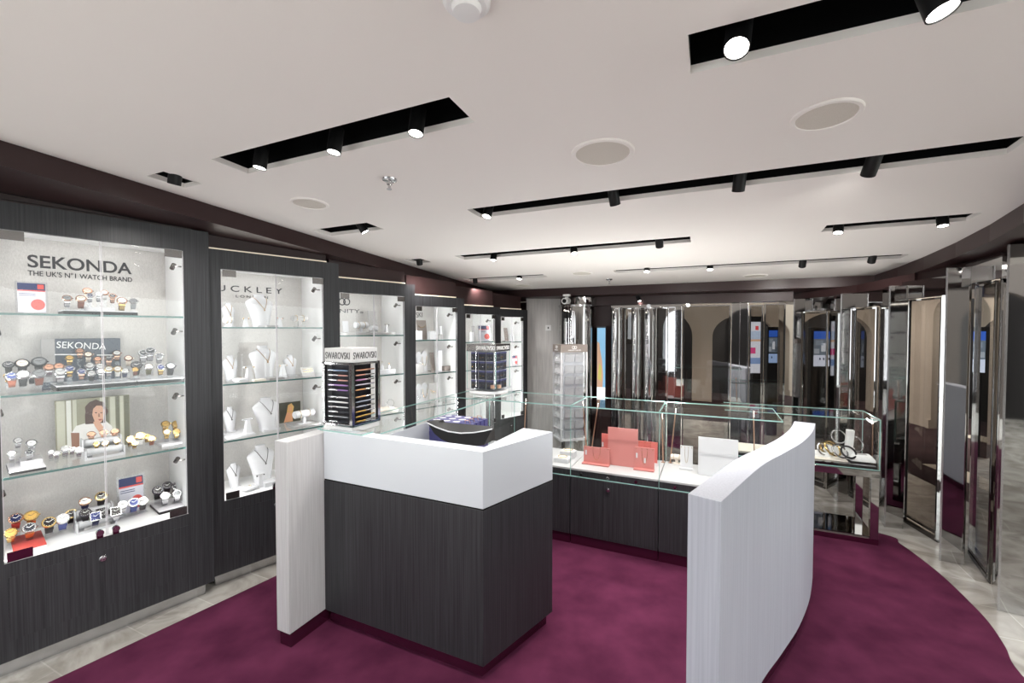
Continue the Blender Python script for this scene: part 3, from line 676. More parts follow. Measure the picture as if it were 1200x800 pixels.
for i, c in enumerate(CABS):
    a, inn, n = c.a, c.inn, c.n
    root = thing('display_cabinet', CLAB[i], 'cabinet', (c.left + c.right) / 2, 'wall display cabinets')
    FT = 0.03
    b = MB()
    zb = 0.08
    WL = (c.L - c.left).length; WR = (c.right - c.R).length
    b.obox(c.left + UP * zb, a * WL, inn * FT, UP * (c.tz - zb))
    b.obox(c.R + UP * zb, a * WR, inn * FT, UP * (c.tz - zb))
    b.obox(c.L + UP * c.gz, a * c.W, inn * FT, UP * (c.tz - c.gz))
    b.obox(c.L + UP * zb, a * c.W, inn * FT, UP * (GB - zb - 0.001))
    # sides, top, back of the carcass
    b.obox(c.left + inn * FT + UP * zb, a * 0.02, inn * (DEPTH), UP * (c.tz - zb))
    b.obox(c.right - a * 0.02 + inn * FT + UP * zb, a * 0.02, inn * (DEPTH), UP * (c.tz - zb))
    b.obox(c.left + a * 0.02 + inn * (DEPTH + 0.012) + UP * zb, a * (WL + WR + c.W - 0.04), inn * 0.018, UP * (c.tz - zb))
    b.build('carcass', M_wood, root)
    # white lining
    b = MB()
    il, ir = c.L - a * min(0.03, WL * 0.5), c.R + a * 0.012
    b.obox(il + inn * FT + UP * GB, -a * 0.008, inn * (DEPTH - FT), UP * (c.gz - GB + 0.03))
    b.obox(ir + inn * FT + UP * GB, a * 0.008, inn * (DEPTH - FT), UP * (c.gz - GB + 0.03))
    b.obox(il + inn * FT + UP * (c.gz + 0.03), ir - il, inn * (DEPTH - FT), UP * 0.01)
    b.obox(il + inn * 0.002 + UP * (GB - 0.02), ir - il, inn * (DEPTH), UP * 0.021)
    b.build('white_lining', M_white, root)
    b = MB(); b.obox(il + inn * DEPTH + UP * GB, ir - il, inn * 0.008, UP * (c.gz - GB + 0.03)); b.build('back_panel', M_linen, root)
    # cornice and light strip above, plinth below
    b = MB(); zs = c.tz
    p0, p1 = c.left + inn * 0.05 + a * 0.0, c.right + inn * 0.05 - a * 0.07
    zt = lambda q: soff_z(*q) - 0.002
    b.prism([(q.x, q.y) for q in (p0, p1, p1 + inn * 0.2, p0 + inn * 0.2)], zs + 0.018, zt); b.build('cornice', M_maroon, root)
    b = MB(); b.obox(p0 + UP * (zs + 0.002) - inn * 0.012, p1 - p0, inn * 0.02, UP * 0.012); b.build('light_strip', M_ledsoft if i else M_maroon, root)
    b = MB(); b.obox(c.left + inn * 0.05 + a * 0.02, c.right - c.left - a * 0.05, inn * 0.3, UP * 0.08); b.build('plinth', M_steel, root)
    # doors
    mid = c.L + a * (c.W / 2)
    for s, (p, q) in enumerate(((c.L, mid), (mid, c.R))):
        g = 0.0015
        b = MB(); b.obox(p + a * g + inn * 0.008 + UP * (GB + 0.004), (q - p) - a * 2 * g, inn * 0.005, UP * (c.gz - GB - 0.006)); d = b.build('glass_door', M_glass, root)
        e = MB()
        for t in (p + a * g, q - a * (g + 0.0022)): e.obox(t + inn * 0.0072 + UP * (GB + 0.004), a * 0.0022, inn * 0.0066, UP * (c.gz - GB - 0.006))
        e.build('glass_edge', M_frost, d)
        h = MB(); hw = 0.075 * c.W / 0.65
        o = (p + a * 0.008) if s == 0 else (q - a * (hw + 0.008))
        h.obox(o + UP * (c.gz - 0.045), a * hw, -inn * 0.006, UP * 0.04); h.build('top_hinge', M_gun, d)
        h = MB(); h.obox(o + UP * (GB + 0.004), a * hw, -inn * 0.006, UP * 0.042); h.build('bottom_hinge', M_plinth if s == 0 and i == 0 else M_gun, d)
        k = MB(); kp = (q - a * 0.03) if s == 0 else (p + a * 0.03)
        if i < 3:
            k.cyl(kp + UP * (GB + 0.03) - inn * 0.004, kp + UP * (GB + 0.03) - inn * 0.022, 0.015, 16); k.obox(kp - a * 0.012 + UP * (GB + 0.003), a * 0.024, -inn * 0.014, UP * 0.022, 1)
            k.build('glass_lock', [M_chrome, M_plinth], d)
    # shelves
    for k in (1, 2, 3):
        z = c.sh[k]
        b = MB(); b.obox(il + a * 0.002 + inn * 0.035 + UP * (z - 0.005), ir - il - a * 0.004, inn * (DEPTH - 0.04), UP * 0.008); sh = b.build('glass_shelf', M_glass, root)
        b = MB(); b.obox(il + a * 0.002 + inn * 0.033 + UP * (z - 0.006), ir - il - a * 0.004, inn * 0.003, UP * 0.0095); b.build('shelf_edge', M_edge2, sh)
    # apron door
    b = MB(); b.obox(c.L + a * 0.01 - inn * 0.002 + UP * 0.17, a * (c.W - 0.015), inn * 0.004, UP * (GB - 0.235)); dr = b.build('base_door', M_wood, root)
    b = MB(); kp = mid - a * 0.02 + UP * (GB - 0.105); b.lathe([(0.0001, 0), (0.016, 0), (0.016, 0.006), (0.012, 0.012), (0.0001, 0.013)], kp - inn * 0.002, n, 20); b.build('keyhole', M_steel, dr)
    # small side spotlights
    for sd in (0, 1):
        for k in range(4):
            z = c.sh[k] + (c.gz - GB) / 4 * 0.78
            w = (ir - a * 0.0) if sd else il
            dr = -a if sd else a
            o = w + inn * 0.09 + UP * z
            b = MB(); b.cyl(o, o + dr * 0.03, 0.004, 8); b.cyl(o + dr * 0.03 + UP * 0.012 - n * 0.012, o + dr * 0.036 - UP * 0.012 + inn * 0.035, 0.0115, 14); b.build('side_spotlight', M_gun, root)
    ct = c.L + a * (c.W / 2) + inn * 0.2
    area('cabinet_lamp', ct + UP * (c.gz + 0.02), (n.x * -0.15, n.y * -0.15, -1), c.W * 0.9, 0.2, CAB_E * 0.22 * c.W * (c.gz - GB), (1, 0.99, 0.98))
    sp_ = c.R - a * 0.02 + inn * 0.05
    # led uprights behind the stiles light every shelf
    for sd in (0, 1):
        w = (c.R + a * 0.004) if sd else (c.L - a * 0.004)
        area('cabinet_upright_lamp', w + inn * 0.034 + UP * ((GB + c.gz) / 2), (inn * 0.3 + (-a if sd else a) * 0.95), 0.012, c.gz - GB, CAB_E * (0.75 if sd else 1.25) * (c.gz - GB), (1, 0.99, 0.98))
    if i: area('cornice_lamp', (p0 + p1) / 2 + UP * (c.tz + 0.016) - inn * 0.03, (-inn.x, -inn.y, 0.4), (p1 - p0).length * 0.9, 0.01, 0.12, (1, 0.94, 0.86))
    # brand lettering on the back panel
    bd = DEPTH - 0.0015
    W_ = lambda px, py: cpt(i, px, py, bd)
    if i == 0:
        text('SEKONDA', W_(32.5, 313), W_(154.5, 321.5), 0.066, n, M_text, root, bold=0.018); text("THE UK'S N°1 WATCH BRAND", W_(32.5, 322.5), W_(155, 330.5), 0.028, n, M_text, root, bold=0.012)
    if i == 1:
        text('B U C K L E Y', W_(240, 340), W_(331, 344.5), 0.042, n, M_text, root, bold=0.006); text('L O N D O N', W_(276.5, 348.5), W_(314, 350), 0.018, n, M_text, root)
    if i == 2:
        text('INFINITY', W_(378, 366), W_(421.5, 366.6), 0.031, n, M_text, root); text('co', W_(422, 366.8), W_(425.5, 366.8), 0.014, n, M_text, root)
        b = MB()
        for px in (401, 406.3): b.torus(W_(px, 353.4), 0.027, 0.0045, n, 28, 8)
        b.build('ring_logo', M_text, root)
    if i == 3: text('SWAROVSKI', W_(463, 373), W_(495, 371.5), 0.05, n, M_text, root)
# ------------------------------------------------------------------ watches
WM = {}
def wmesh(key, fn):
    if key not in WM: WM[key] = fn()
    return WM[key]
COLS = {'black': (20, 20, 22), 'navy': (28, 34, 70), 'blue': (62, 72, 124), 'white': (244, 243, 240), 'silver': (206, 206, 206), 'gold': (212, 170, 92), 'rose': (214, 160, 130),
        'cream': (238, 224, 208), 'grey': (130, 132, 134), 'dark': (52, 54, 60), 'brown': (112, 60, 40), 'olive': (92, 88, 56), 'red': (180, 60, 50), 'pink': (236, 204, 190)}
METAL = {'silver': M_steel, 'gold': M_gold, 'rose': M_rose, 'dark': M_gdark, 'black': M_gdark}
def strapmat(c): return METAL[c] if c in ('silver', 'gold', 'rose') else mat('strap_' + c, COLS[c], 0.5)
def dialmat(c): return mat('dial_' + c, COLS[c], 0.22, metal=0.3 if c in ('gold', 'rose', 'silver', 'grey', 'blue') else 0.0)
RL = 0.024   # loop radius for a unit (36 mm) watch
def wp(part, square):
    def f():
        b = MB()
        th = math.radians(38)                      # case sits high on the front of the loop
        nrm = V((0, -math.cos(th), math.sin(th))); c = nrm * RL
        if part == 'strap':
            rings = []
            for i in range(28):
                t = 2 * math.pi * i / 28; r0, r1 = RL - 0.0012, RL + 0.0012
                w = 0.0085 if abs((t - (math.pi - th)) % (2 * math.pi)) > 0.9 and abs((t - (math.pi - th)) % (2 * math.pi)) < 5.4 else 0.0105
                d = V((0, math.cos(t), math.sin(t)))
                rings.append([d * r0 + V((-w, 0, 0)), d * r1 + V((-w, 0, 0)), d * r1 + V((w, 0, 0)), d * r0 + V((w, 0, 0))])
            rings.append(rings[0]); b.loft(rings, caps=False)
        elif part == 'case':
            if square:
                q = UP.rotation_difference(nrm)
                xs = V((1, 0, 0)); ys = nrm.cross(xs)
                b.obox(c - xs * 0.0165 - ys * 0.0175 - nrm * 0.001, xs * 0.033, ys * 0.035, nrm * 0.0075)
            else:
                b.lathe([(0.0001, 0), (0.0165, 0), (0.0182, 0.002), (0.0182, 0.006), (0.0165, 0.0085), (0.0136, 0.0085), (0.0136, 0.0065), (0.0001, 0.0065)], c, nrm, 28)
            b.cyl(c + V((0.017, 0, 0)) + nrm * 0.004, c + V((0.0215, 0, 0)) + nrm * 0.004, 0.0022, 8)
        elif part == 'dial':
            if square:
                xs = V((1, 0, 0)); ys = nrm.cross(xs); b.obox(c - xs * 0.0135 - ys * 0.0145 + nrm * 0.0065, xs * 0.027, ys * 0.029, nrm * 0.0012)
            else: b.lathe([(0.0001, 0.0066), (0.0135, 0.0066), (0.0135, 0.0072), (0.0001, 0.0073)], c, nrm, 26)
        elif part == 'hands':
            xs = V((1, 0, 0)); ys = -nrm.cross(xs)
            if ys.z < 0: ys = -ys
            o = c + nrm * 0.0079
            for ang, L_, w in ((0.95, 0.0115, 0.0007), (-1.05, 0.008, 0.0009)):
                d = xs * math.sin(ang) + ys * math.cos(ang); s = d.cross(nrm)
                b.obox(o - s * w, s * 2 * w, d * L_, nrm * 0.0003)
            for k in range(12):
                a = k * math.pi / 6; d = xs * math.sin(a) + ys * math.cos(a); s = d.cross(nrm)
                b.obox(o + d * 0.0115 - s * 0.0005, s * 0.001, d * 0.0022, nrm * 0.0003)
        return b
    return f
def wpart(part, square, m, name):
    key = (part, square, m.name)
    if key not in WM: WM[key] = wp(part, square)().mesh(name, m)
    o = bpy.data.objects.new(name, WM[key]); COL.objects.link(o); return o
def face_yaw(p, c): # turned towards the room, half way between straight out and the eye
    d = (c.n + (EYE - p).normalized() * 0.8); return math.atan2(d.x, -d.y)
NCOL = {'black': 'black', 'navy': 'navy', 'blue': 'blue', 'white': 'white', 'silver': 'silver', 'gold': 'gold', 'rose': 'rose gold', 'cream': 'cream', 'grey': 'grey', 'dark': 'dark grey', 'brown': 'brown', 'olive': 'olive', 'red': 'red', 'pink': 'pale pink'}
def watch(i, px, py, w, dial, case, strap, d, base, label, group, square=False, stand=True, slab=None):
    c = CABS[i]; P = cpt(i, px, py, d); k = w * P.y / F / 0.036 * 0.88
    yaw = face_yaw(P, c)
    th = math.radians(38); n_ = V((math.sin(yaw) * math.cos(th), -math.cos(yaw) * math.cos(th), math.sin(th)))
    ctr = P - n_ * (RL + 0.006) * k
    need = base + (RL + 0.0012) * k + 0.006
    if ctr.z < need: ctr.z = need
    root = thing('wristwatch', label, 'watch', ctr, group)
    root.rotation_euler = (0, 0, yaw); root.scale = (k, k, k)
    for part, m in (('case', METAL.get(case, M_steel)), ('dial', dialmat(dial)), ('strap', strapmat(strap)), ('hands', strapmat('white') if dial in ('black', 'navy', 'dark', 'blue', 'brown') else strapmat('black'))):
        o = wpart(part, square, m, part); o.parent = root
    if stand:
        bz = ctr.z - (RL - 0.0016) * k; s = MB(); h = RL * 0.62 * k
        q = V((math.cos(yaw), math.sin(yaw), 0)); f = V((-math.sin(yaw), math.cos(yaw), 0))
        s.cyl(ctr - q * 0.011 * k, ctr + q * 0.011 * k, (RL - 0.0022) * k, 18)
        lo = ctr.z - (RL + 0.003) * k
        s.obox(V((ctr.x, ctr.y, base)) - q * 0.010 * k - f * 0.012 * k, q * 0.02 * k, f * 0.024 * k, UP * max(0.003, lo - base))
        so = s.build('watch_stand', M_acryl, None, loc=(ctr.x, ctr.y, base)); tag(so, slab, 'watch stand', 'clear acrylic watch stands')
    return ctr

WA = [(78.7, 349, 10, 'grey', 'rose', 'silver'), (95, 349.5, 11, 'cream', 'rose', 'brown'), (102.5, 340.5, 10, 'pink', 'rose', 'cream'), (105.5, 346, 7.5, 'navy', 'silver', 'silver'), (116, 344.5, 8.5, 'white', 'silver', 'silver'),
      (122.5, 342.5, 8, 'white', 'rose', 'white'), (132, 346.5, 8, 'dark', 'rose', 'rose'), (143, 353, 11, 'white', 'rose', 'gold'), (156.5, 352.5, 9, 'grey', 'silver', 'grey')]
WB = [(10, 427, 11, 'dark', 'black', 'black', 2), (26, 425.5, 14, 'cream', 'black', 'black', 2), (46, 423.5, 15, 'grey', 'black', 'black', 2), (9, 440, 8, 'gold', 'gold', 'gold', 1), (14, 444, 13, 'blue', 'silver', 'brown', 0), (27, 441.5, 14, 'white', 'silver', 'black', 0),
      (37, 440.5, 9, 'white', 'silver', 'black', 1), (46, 440.5, 14, 'grey', 'silver', 'brown', 0), (57.5, 430, 11, 'rose', 'rose', 'silver', 1), (69, 429, 11, 'rose', 'rose', 'brown', 1), (70.5, 435.5, 13, 'silver', 'silver', 'silver', 0),
      (81.5, 419, 9, 'gold', 'gold', 'gold', 2), (81.5, 431.5, 10, 'blue', 'silver', 'gold', 0), (93.5, 411, 9, 'rose', 'rose', 'rose', 3), (103.5, 415, 9, 'cream', 'rose', 'cream', 3), (95.5, 435, 9.5, 'blue', 'silver', 'rose', 0),
      (105, 428, 10, 'silver', 'silver', 'silver', 1), (107.5, 437, 9, 'silver', 'silver', 'black', 0), (114.5, 420.5, 8.5, 'rose', 'rose', 'rose', 2), (117.5, 429, 9.5, 'silver', 'silver', 'white', 1), (118.5, 434.5, 9, 'white', 'silver', 'silver', 0),
      (127.5, 419.5, 9, 'dark', 'rose', 'rose', 2), (127.5, 432, 9, 'silver', 'gold', 'silver', 0), (137, 413.5, 9, 'silver', 'rose', 'rose', 3), (138, 432, 9, 'silver', 'gold', 'white', 0), (150.5, 419.5, 9, 'pink', 'rose', 'cream', 2),
      (146.5, 434, 8, 'silver', 'silver', 'navy', 0), (160, 427.5, 12, 'dark', 'black', 'black', 1), (158.5, 432.5, 7, 'gold', 'gold', 'brown', 0), (168, 413.5, 11, 'dark', 'silver', 'silver', 3), (176, 411, 12, 'dark', 'silver', 'silver', 3),
      (187, 416.5, 9, 'grey', 'silver', 'silver', 2), (174.5, 429, 9.5, 'cream', 'silver', 'olive', 0), (188.5, 430, 9, 'blue', 'silver', 'gold', 0), (200, 428.5, 11, 'silver', 'dark', 'black', 0)]
WC = [(21, 516, 9, 'silver', 'silver', 'silver', 2), (37, 519, 11, 'white', 'silver', 'silver', 2), (14, 531, 9, 'white', 'silver', 'silver', 1), (34.5, 529.5, 9, 'dark', 'silver', 'silver', 1),
      (60, 529.5, 7.5, 'white', 'silver', 'silver', 1), (66.5, 530.5, 7.5, 'silver', 'silver', 'silver', 0), (76.5, 525.5, 9.5, 'silver', 'silver', 'silver', 1), (84.5, 526, 7, 'white', 'silver', 'silver', 1), (92.7, 527, 8.5, 'white', 'silver', 'silver', 0),
      (153, 514.5, 9, 'white', 'gold', 'gold', 1), (157.8, 519, 7, 'gold', 'gold', 'gold', 0), (164.5, 513.5, 11, 'white', 'gold', 'white', 1), (172.5, 511, 7.5, 'gold', 'gold', 'gold', 1), (178, 513.5, 8.5, 'white', 'gold', 'brown', 0),
      (194, 496.5, 10, 'gold', 'gold', 'gold', 2), (206.5, 496.5, 10, 'gold', 'gold', 'gold', 2), (195.5, 506, 8.5, 'white', 'gold', 'gold', 1), (207, 505.5, 8.5, 'gold', 'gold', 'gold', 1)]
WCT = [(107, 508.5, 9, 'rose', 'rose', 'rose'), (121.5, 506.5, 9, 'rose', 'rose', 'rose'), (134.5, 505.5, 9, 'rose', 'rose', 'rose'), (113, 520, 7, 'gold', 'gold', 'gold'), (123.5, 519, 7.5, 'white', 'gold', 'gold'), (137, 516, 6.5, 'gold', 'gold', 'gold')]
WD = [(18.5, 607, 14, 'navy', 'rose', 'red', 2), (36.5, 604, 14.5, 'gold', 'gold', 'gold', 2), (12.5, 624, 13, 'gold', 'gold', 'gold', 1), (34.5, 619, 14, 'dark', 'silver', 'gold', 1), (57.5, 612, 14.5, 'black', 'gold', 'black', 1), (73.5, 611, 14.5, 'white', 'silver', 'blue', 1),
      (83.5, 605.5, 12.5, 'black', 'gold', 'black', 2), (112, 606.5, 12, 'blue', 'silver', 'navy', 0, 1), (136, 602, 12, 'black', 'silver', 'silver', 0, 1), (144, 591, 11, 'silver', 'silver', 'silver', 1), (157, 592, 12.5, 'blue', 'silver', 'blue', 1), (167.5, 588.5, 11.5, 'white', 'silver', 'black', 1),
      (185, 574, 12, 'black', 'dark', 'black', 2), (196, 568.5, 11, 'black', 'dark', 'black', 3), (206.5, 569, 11, 'dark', 'silver', 'dark', 3), (193.5, 581.5, 11, 'white', 'silver', 'silver', 1), (207.5, 578.5, 10, 'grey', 'silver', 'silver', 1)]
WDT = [(99.5, 587, 12, 'white', 'rose', 'navy'), (118.5, 581, 12.5, 'black', 'gold', 'black'), (100, 600.5, 12, 'black', 'dark', 'black'), (119.5, 600, 12.5, 'black', 'black', 'black', 1)]
SN = {3: 'top shelf', 2: 'second shelf', 1: 'third shelf', 0: 'bottom shelf'}
def run(lst, k, grp, ds, h0=0.0, extra=''):
    order = sorted(range(len(lst)), key=lambda j: lst[j][0])
    for r, j in enumerate(order):
        t = lst[j]; row = t[6] if len(t) > 6 else 0
        d = ds[row]; sq = len(t) > 7
        z = CABS[0].sh[k] + 0.004 + h0
        lab = f"{NCOL[t[5]]} strap watch with {NCOL[t[3]]} dial, {ORD[r]} from left on {SN[k]}"
        sl = f"clear acrylic stand under the {ORD[r]} watch from left, {SN[k]} of watch cabinet"
        watch(0, t[0], t[1], t[2], t[3], t[4], t[5], d, z, lab, grp, square=sq, slab=sl)
run([w + (r,) for w, r in zip(WA, (0, 0, 2, 1, 1, 2, 1, 0, 0))], 3, 'watches on the top shelf', (0.11, 0.17, 0.22, 0.26), 0.02)
run(WB, 2, 'watches on the second shelf', (0.085, 0.14, 0.21, 0.27), 0.022)
run(WC, 1, 'watches on the third shelf', (0.10, 0.17, 0.23, 0.27), 0.014)
run(WD, 0, 'watches on the bottom shelf', (0.09, 0.15, 0.22, 0.27), 0.02)

def cushion_tray(pxl, pxr, ds, k, rows, label, name='watch_tray'):
    """stepped white tray with two padded rolls; returns nothing, watches are placed on it"""
    c = CABS[0]; z0 = CABS[0].sh[k] + 0.004
    a0, a1 = cbase(0, pxl, ds[0], k), cbase(0, pxr, ds[0], k); d = (a1 - a0); d.z = 0; L = d.length; d.normalize(); inn = c.inn
    dep = ds[1] - ds[0]; hs = rows
    root = thing(name, label, 'watch tray', (a0 + a1) / 2, 'white cushioned watch trays')
    b = MB(); b.obox(a0, d * L, inn * dep, UP * 0.012)
    for e in (a0 - d * 0.006, a0 + d * L):
        pts = [e, e + inn * dep, e + inn * dep + UP * hs[1], e + inn * dep * 0.55 + UP * hs[1], e + inn * dep * 0.5 + UP * hs[0], e + UP * hs[0] * 0.9]
        b.extr(pts, d * 0.006)
    b.obox(a0 + inn * dep * 0.96 + UP * 0.012, d * L, inn * 0.006, UP * (hs[1] - 0.02)); b.build('frame', M_prop, root)
    for r, (f, h) in enumerate(((0.27, hs[0] * 0.62), (0.75, hs[1] * 0.75))):
        q = MB(); p = a0 + inn * dep * f + UP * h; q.lathe([(0.0001, 0), (0.017, 0.0), (0.021, 0.006), (0.021, L - 0.006), (0.017, L), (0.0001, L)], p, d, 22); q.build('cushion_roll', M_prop, root)
    b = MB(); b.obox(a0 + UP * 0.013 - inn * 0.0015 + d * 0.02, d * (L - 0.04), inn * 0.0015, UP * hs[0] * 0.25); b.build('front_label', M_grey, root)
    return z0
z0 = cushion_tray(98, 142, (0.10, 0.24), 1, (0.055, 0.095), 'stepped white tray of rose gold watches before the portrait print')
for r, t in enumerate(WCT):
    row = 'back' if r < 3 else 'front'
    watch(0, t[0], t[1], t[2], t[3], t[4], t[5], 0.195 if r < 3 else 0.125, z0 + 0.012, f"{NCOL[t[5]]} bracelet watch, {ORD[r % 3]} in the {row} row of the portrait tray", 'watches on cushioned trays', stand=False)
z0 = cushion_tray(86, 130, (0.12, 0.25), 0, (0.06, 0.10), 'stepped white tray of dark watches on the bottom shelf')
for r, t in enumerate(WDT):
    row = 'back' if r < 2 else 'front'
    watch(0, t[0], t[1], t[2], t[3], t[4], t[5], 0.205 if r < 2 else 0.14, z0 + 0.012, f"{NCOL[t[4]]} case {NCOL[t[5]]} strap watch, {ORD[r % 2]} in the {row} row of the dark tray", 'watches on cushioned trays', square=len(t) > 6, stand=False)

# ------------------------------------------------------------------ riser blocks and signs in the watch cabinet
def riser(i, pxl, pxr, d0, d1, k, h, label, top=M_prop, side=M_black, z_off=0.0, step=None):
    a0, a1 = cbase(i, pxl, d0, k, z_off), cbase(i, pxr, d0, k, z_off); d = a1 - a0; inn = CABS[i].inn
    root = thing('display_riser', label, 'riser', (a0 + a1) / 2, 'low display risers')
    b = MB(); b.obox(a0, d, inn * (d1 - d0), UP * h * 0.8); b.build('base', side, root, bev=0.001)
    b = MB(); b.obox(a0 + UP * h * 0.8, d, inn * (d1 - d0), UP * h * 0.2); b.build('top_plate', top, root, bev=0.001)
    if step:
        b = MB(); b.obox(a0 + UP * h + inn * step[0] + d * step[1], d * (step[2] - step[1]), inn * (d1 - d0 - step[0]), UP * step[3]); b.build('raised_step', top, root, bev=0.001)
    return root
riser(0, 75, 162, 0.07, 0.25, 3, 0.02, 'black and white riser on the top shelf carrying nine watches', step=(0.07, 0.3, 0.72, 0.02))
riser(0, 65, 158.5, 0.055, 0.29, 2, 0.022, 'long black and white riser in the middle of the second shelf')
riser(0, 160, 217, 0.055, 0.29, 2, 0.022, 'short black and white riser at the right end of the second shelf')
riser(0, 8, 62, 0.055, 0.29, 2, 0.004, 'thin clear plate under the black strap watches on the second shelf', M_acryl, M_acryl)
riser(0, 6, 50, 0.07, 0.29, 1, 0.014, 'grey watch riser at the left end of the third shelf', M_frost, M_black, step=(0.1, 0.35, 0.98, 0.02))
riser(0, 187, 219, 0.13, 0.29, 1, 0.012, 'grey riser of gold watches at the right end of the third shelf', M_frost, M_frost)
riser(0, 8, 48, 0.06, 0.29, 0, 0.02, 'white riser with red top at the left end of the bottom shelf', M_red, M_white)
riser(0, 182, 219, 0.10, 0.29, 0, 0.018, 'grey and black riser of dark watches at the right end of the bottom shelf', M_frost, M_black)

def card_holder(i, pts, d, label, k, prints=True, holder=M_acryl):
    """upright clear card holder; pts = px of left, right, top y, bottom y"""
    l, r, t, bt = pts; P = cpt(i, l, bt, d); Q = cpt(i, r, bt, d); T = cpt(i, l, t, d); c = CABS[i]
    d_ = V((Q.x - P.x, Q.y - P.y, 0)); h = T.z - P.z; z = c.sh[k] + SHT[i][k] if k is not None else P.z
    o = V((P.x, P.y, z)); h = T.z - z
    root = thing('card_holder', label, 'card holder', o + d_ / 2, 'clear card holders')
    lean = c.inn * h * 0.12
    b = MB(); b.obox(o, d_, c.inn * 0.004, UP * h + lean); b.obox(o - c.n * 0.0, d_, c.n * 0.03, UP * 0.003); b.build('clear_stand', holder, root)
    q = lambda x, y: o + d_ * x + (UP * h + lean) * y - c.inn * 0.0005
    b = MB(); b.extr([q(.08, .06), q(.92, .06), q(.92, .95), q(.08, .95)], c.n * 0.0006, 0)
    if prints:
        b.extr([q(.08, .74), q(.92, .74), q(.92, .95), q(.08, .95)], c.n * 0.0012, 1); b.extr([q(.08, .70), q(.92, .70), q(.92, .74), q(.08, .74)], c.n * 0.0012, 2)
        b.extr([q(.68, .78), q(.88, .78), q(.88, .92), q(.68, .92)], c.n * 0.0018, 2)
        b.extr([q(.68 + .22 * math.cos(t_ * math.pi / 12), .30 + .17 * math.sin(t_ * math.pi / 12)) for t_ in range(24)], c.n * 0.0012, 2)
        for y in (0.62, 0.57): b.extr([q(.12, y), q(.62, y), q(.62, y + .018), q(.12, y + .018)], c.n * 0.001, 1)
    b.build('printed_card', [mat('card_pale_lilac', (188, 188, 198), 0.5), mat('card_navy', (38, 48, 86), 0.5), M_red], root)
    return root
card_holder(0, (18, 57, 328.5, 364), 0.22, 'clear card holder with a red spot notice on the top watch shelf', 3)
card_holder(0, (138, 172, 561, 600), 0.24, 'clear card holder with a red spot notice on the bottom watch shelf', 0)
# dark brand sign
c = CABS[0]; P, Q = cpt(0, 49, 440, 0.31), cpt(0, 142, 440, 0.31); P.z = Q.z = c.sh[2] + 0.004; d_ = Q - P; h = cpt(0, 49, 397, 0.31).z - P.z
root = thing('brand_sign', 'dark navy sign with white lettering standing behind the second watch shelf', 'sign', (P + Q) / 2)
b = MB(); b.obox(P, d_, c.inn * 0.012, UP * h); b.build('board', mat('sign_navy', (30, 44, 66), 0.3), root, bev=0.002)
b = MB(); b.obox(P - c.inn * 0.0015 + UP * (h * 0.1), d_ * 0.16, c.inn * 0.0015, UP * h * 0.9); b.build('grey_panel', M_grey, root)
on = lambda px, py: cpt(0, px, py, 0.308)
text('SEKONDA', on(66, 407.5), on(124, 409.5), 0.034, c.n, M_white, root)
b = MB()
for (x0, x1, py) in ((64, 107, 416), (113.5, 138, 416.5)): p, q = on(x0, py), on(x1, py); b.obox(p, q - p, c.n * 0.001, UP * 0.006)
b.build('light_bar_print', M_white, root)
# portrait print
c = CABS[0]; D0 = 0.345
pp = lambda px, py, k=0: cpt(0, px, py, D0) + c.n * (0.0006 * k)
P = pp(64, 470); Q = pp(151.5, 463)
root = thing('portrait_print', 'portrait print of a curly haired person in a white top, hand at chin', 'print', cbase(0, 108, D0, 1))
zb = c.sh[1] + 0.004; dd = V((Q.x - P.x, Q.y - P.y, 0)); o = V((P.x, P.y, zb)); hh = P.z - zb
b = MB(); b.obox(o, dd, c.inn * 0.006, UP * hh); b.build('backing_board', mat('print_olive', (150, 148, 126), 0.5), root)
b = MB()
cur = [mat('print_curtain', (196, 196, 178), 0.5), mat('print_curtain_shade', (104, 104, 84), 0.5), mat('print_window', (222, 222, 214), 0.5)]
for k, (x0, x1, mi) in enumerate([(0.02, 0.12, 0), (0.14, 0.2, 2), (0.22, 0.27, 0), (0.58, 0.64, 0), (0.66, 0.70, 1), (0.72, 0.79, 0), (0.8, 0.85, 1), (0.86, 0.91, 0), (0.92, 0.99, 1)]):
    b.obox(o + dd * x0 - c.inn * 0.0006 + UP * 0.003, dd * (x1 - x0), c.inn * 0.0006, UP * (hh - 0.006), mi)
b.build('printed_curtain', cur, root)
M_hair = mat('print_hair', (74, 48, 40), 0.5); M_face = mat('print_face', (214, 166, 140), 0.5); M_top = mat('print_white_top', (232, 230, 226), 0.5); M_arm = mat('print_arm', (146, 104, 84), 0.5); M_lip = mat('print_lips', (168, 84, 80), 0.5)
def flat(pts, k): return [pp(x, y, k) for x, y in pts]
b = MB(); e = c.n * 0.0004
b.extr(flat([(84, 507), (89, 499), (99, 496), (106, 494), (124, 493), (131, 499), (134, 508), (134, 530), (84, 530)], 1.2), e, 2)
b.extr(flat([(83, 507), (93, 507), (93, 524), (84, 524)], 1.6), e, 3)
hair = [(100, 497)] + [(112.5 + 13.2 * math.cos(t) * (1 + 0.07 * math.cos(7 * t)), 482 - 13.5 * math.sin(t) * (1 + 0.05 * math.sin(9 * t))) for t in [math.pi * (1.12 - 1.24 * j / 22) for j in range(23)]] + [(124, 495)]
b.extr(flat(hair, 2), e, 0)
b.extr(flat([(108, 486), (109, 479), (113, 475), (119, 475), (122.5, 480), (122, 488), (119, 494), (115, 496.5), (111, 494)], 2.8), e, 1)
b.extr(flat([(109, 494), (113, 493), (118, 496), (121, 500), (120, 506), (116, 506), (111, 499)], 3.4), e, 1)
b.extr(flat([(115, 491), (119.5, 490.4), (119, 492.3), (116, 492.5)], 3.6), e, 4)
for x in (112.3, 118.6): b.extr(flat([(x - 1.6, 483.4), (x, 482.6), (x + 1.6, 483.4), (x, 484.2)], 3.6), e, 0)
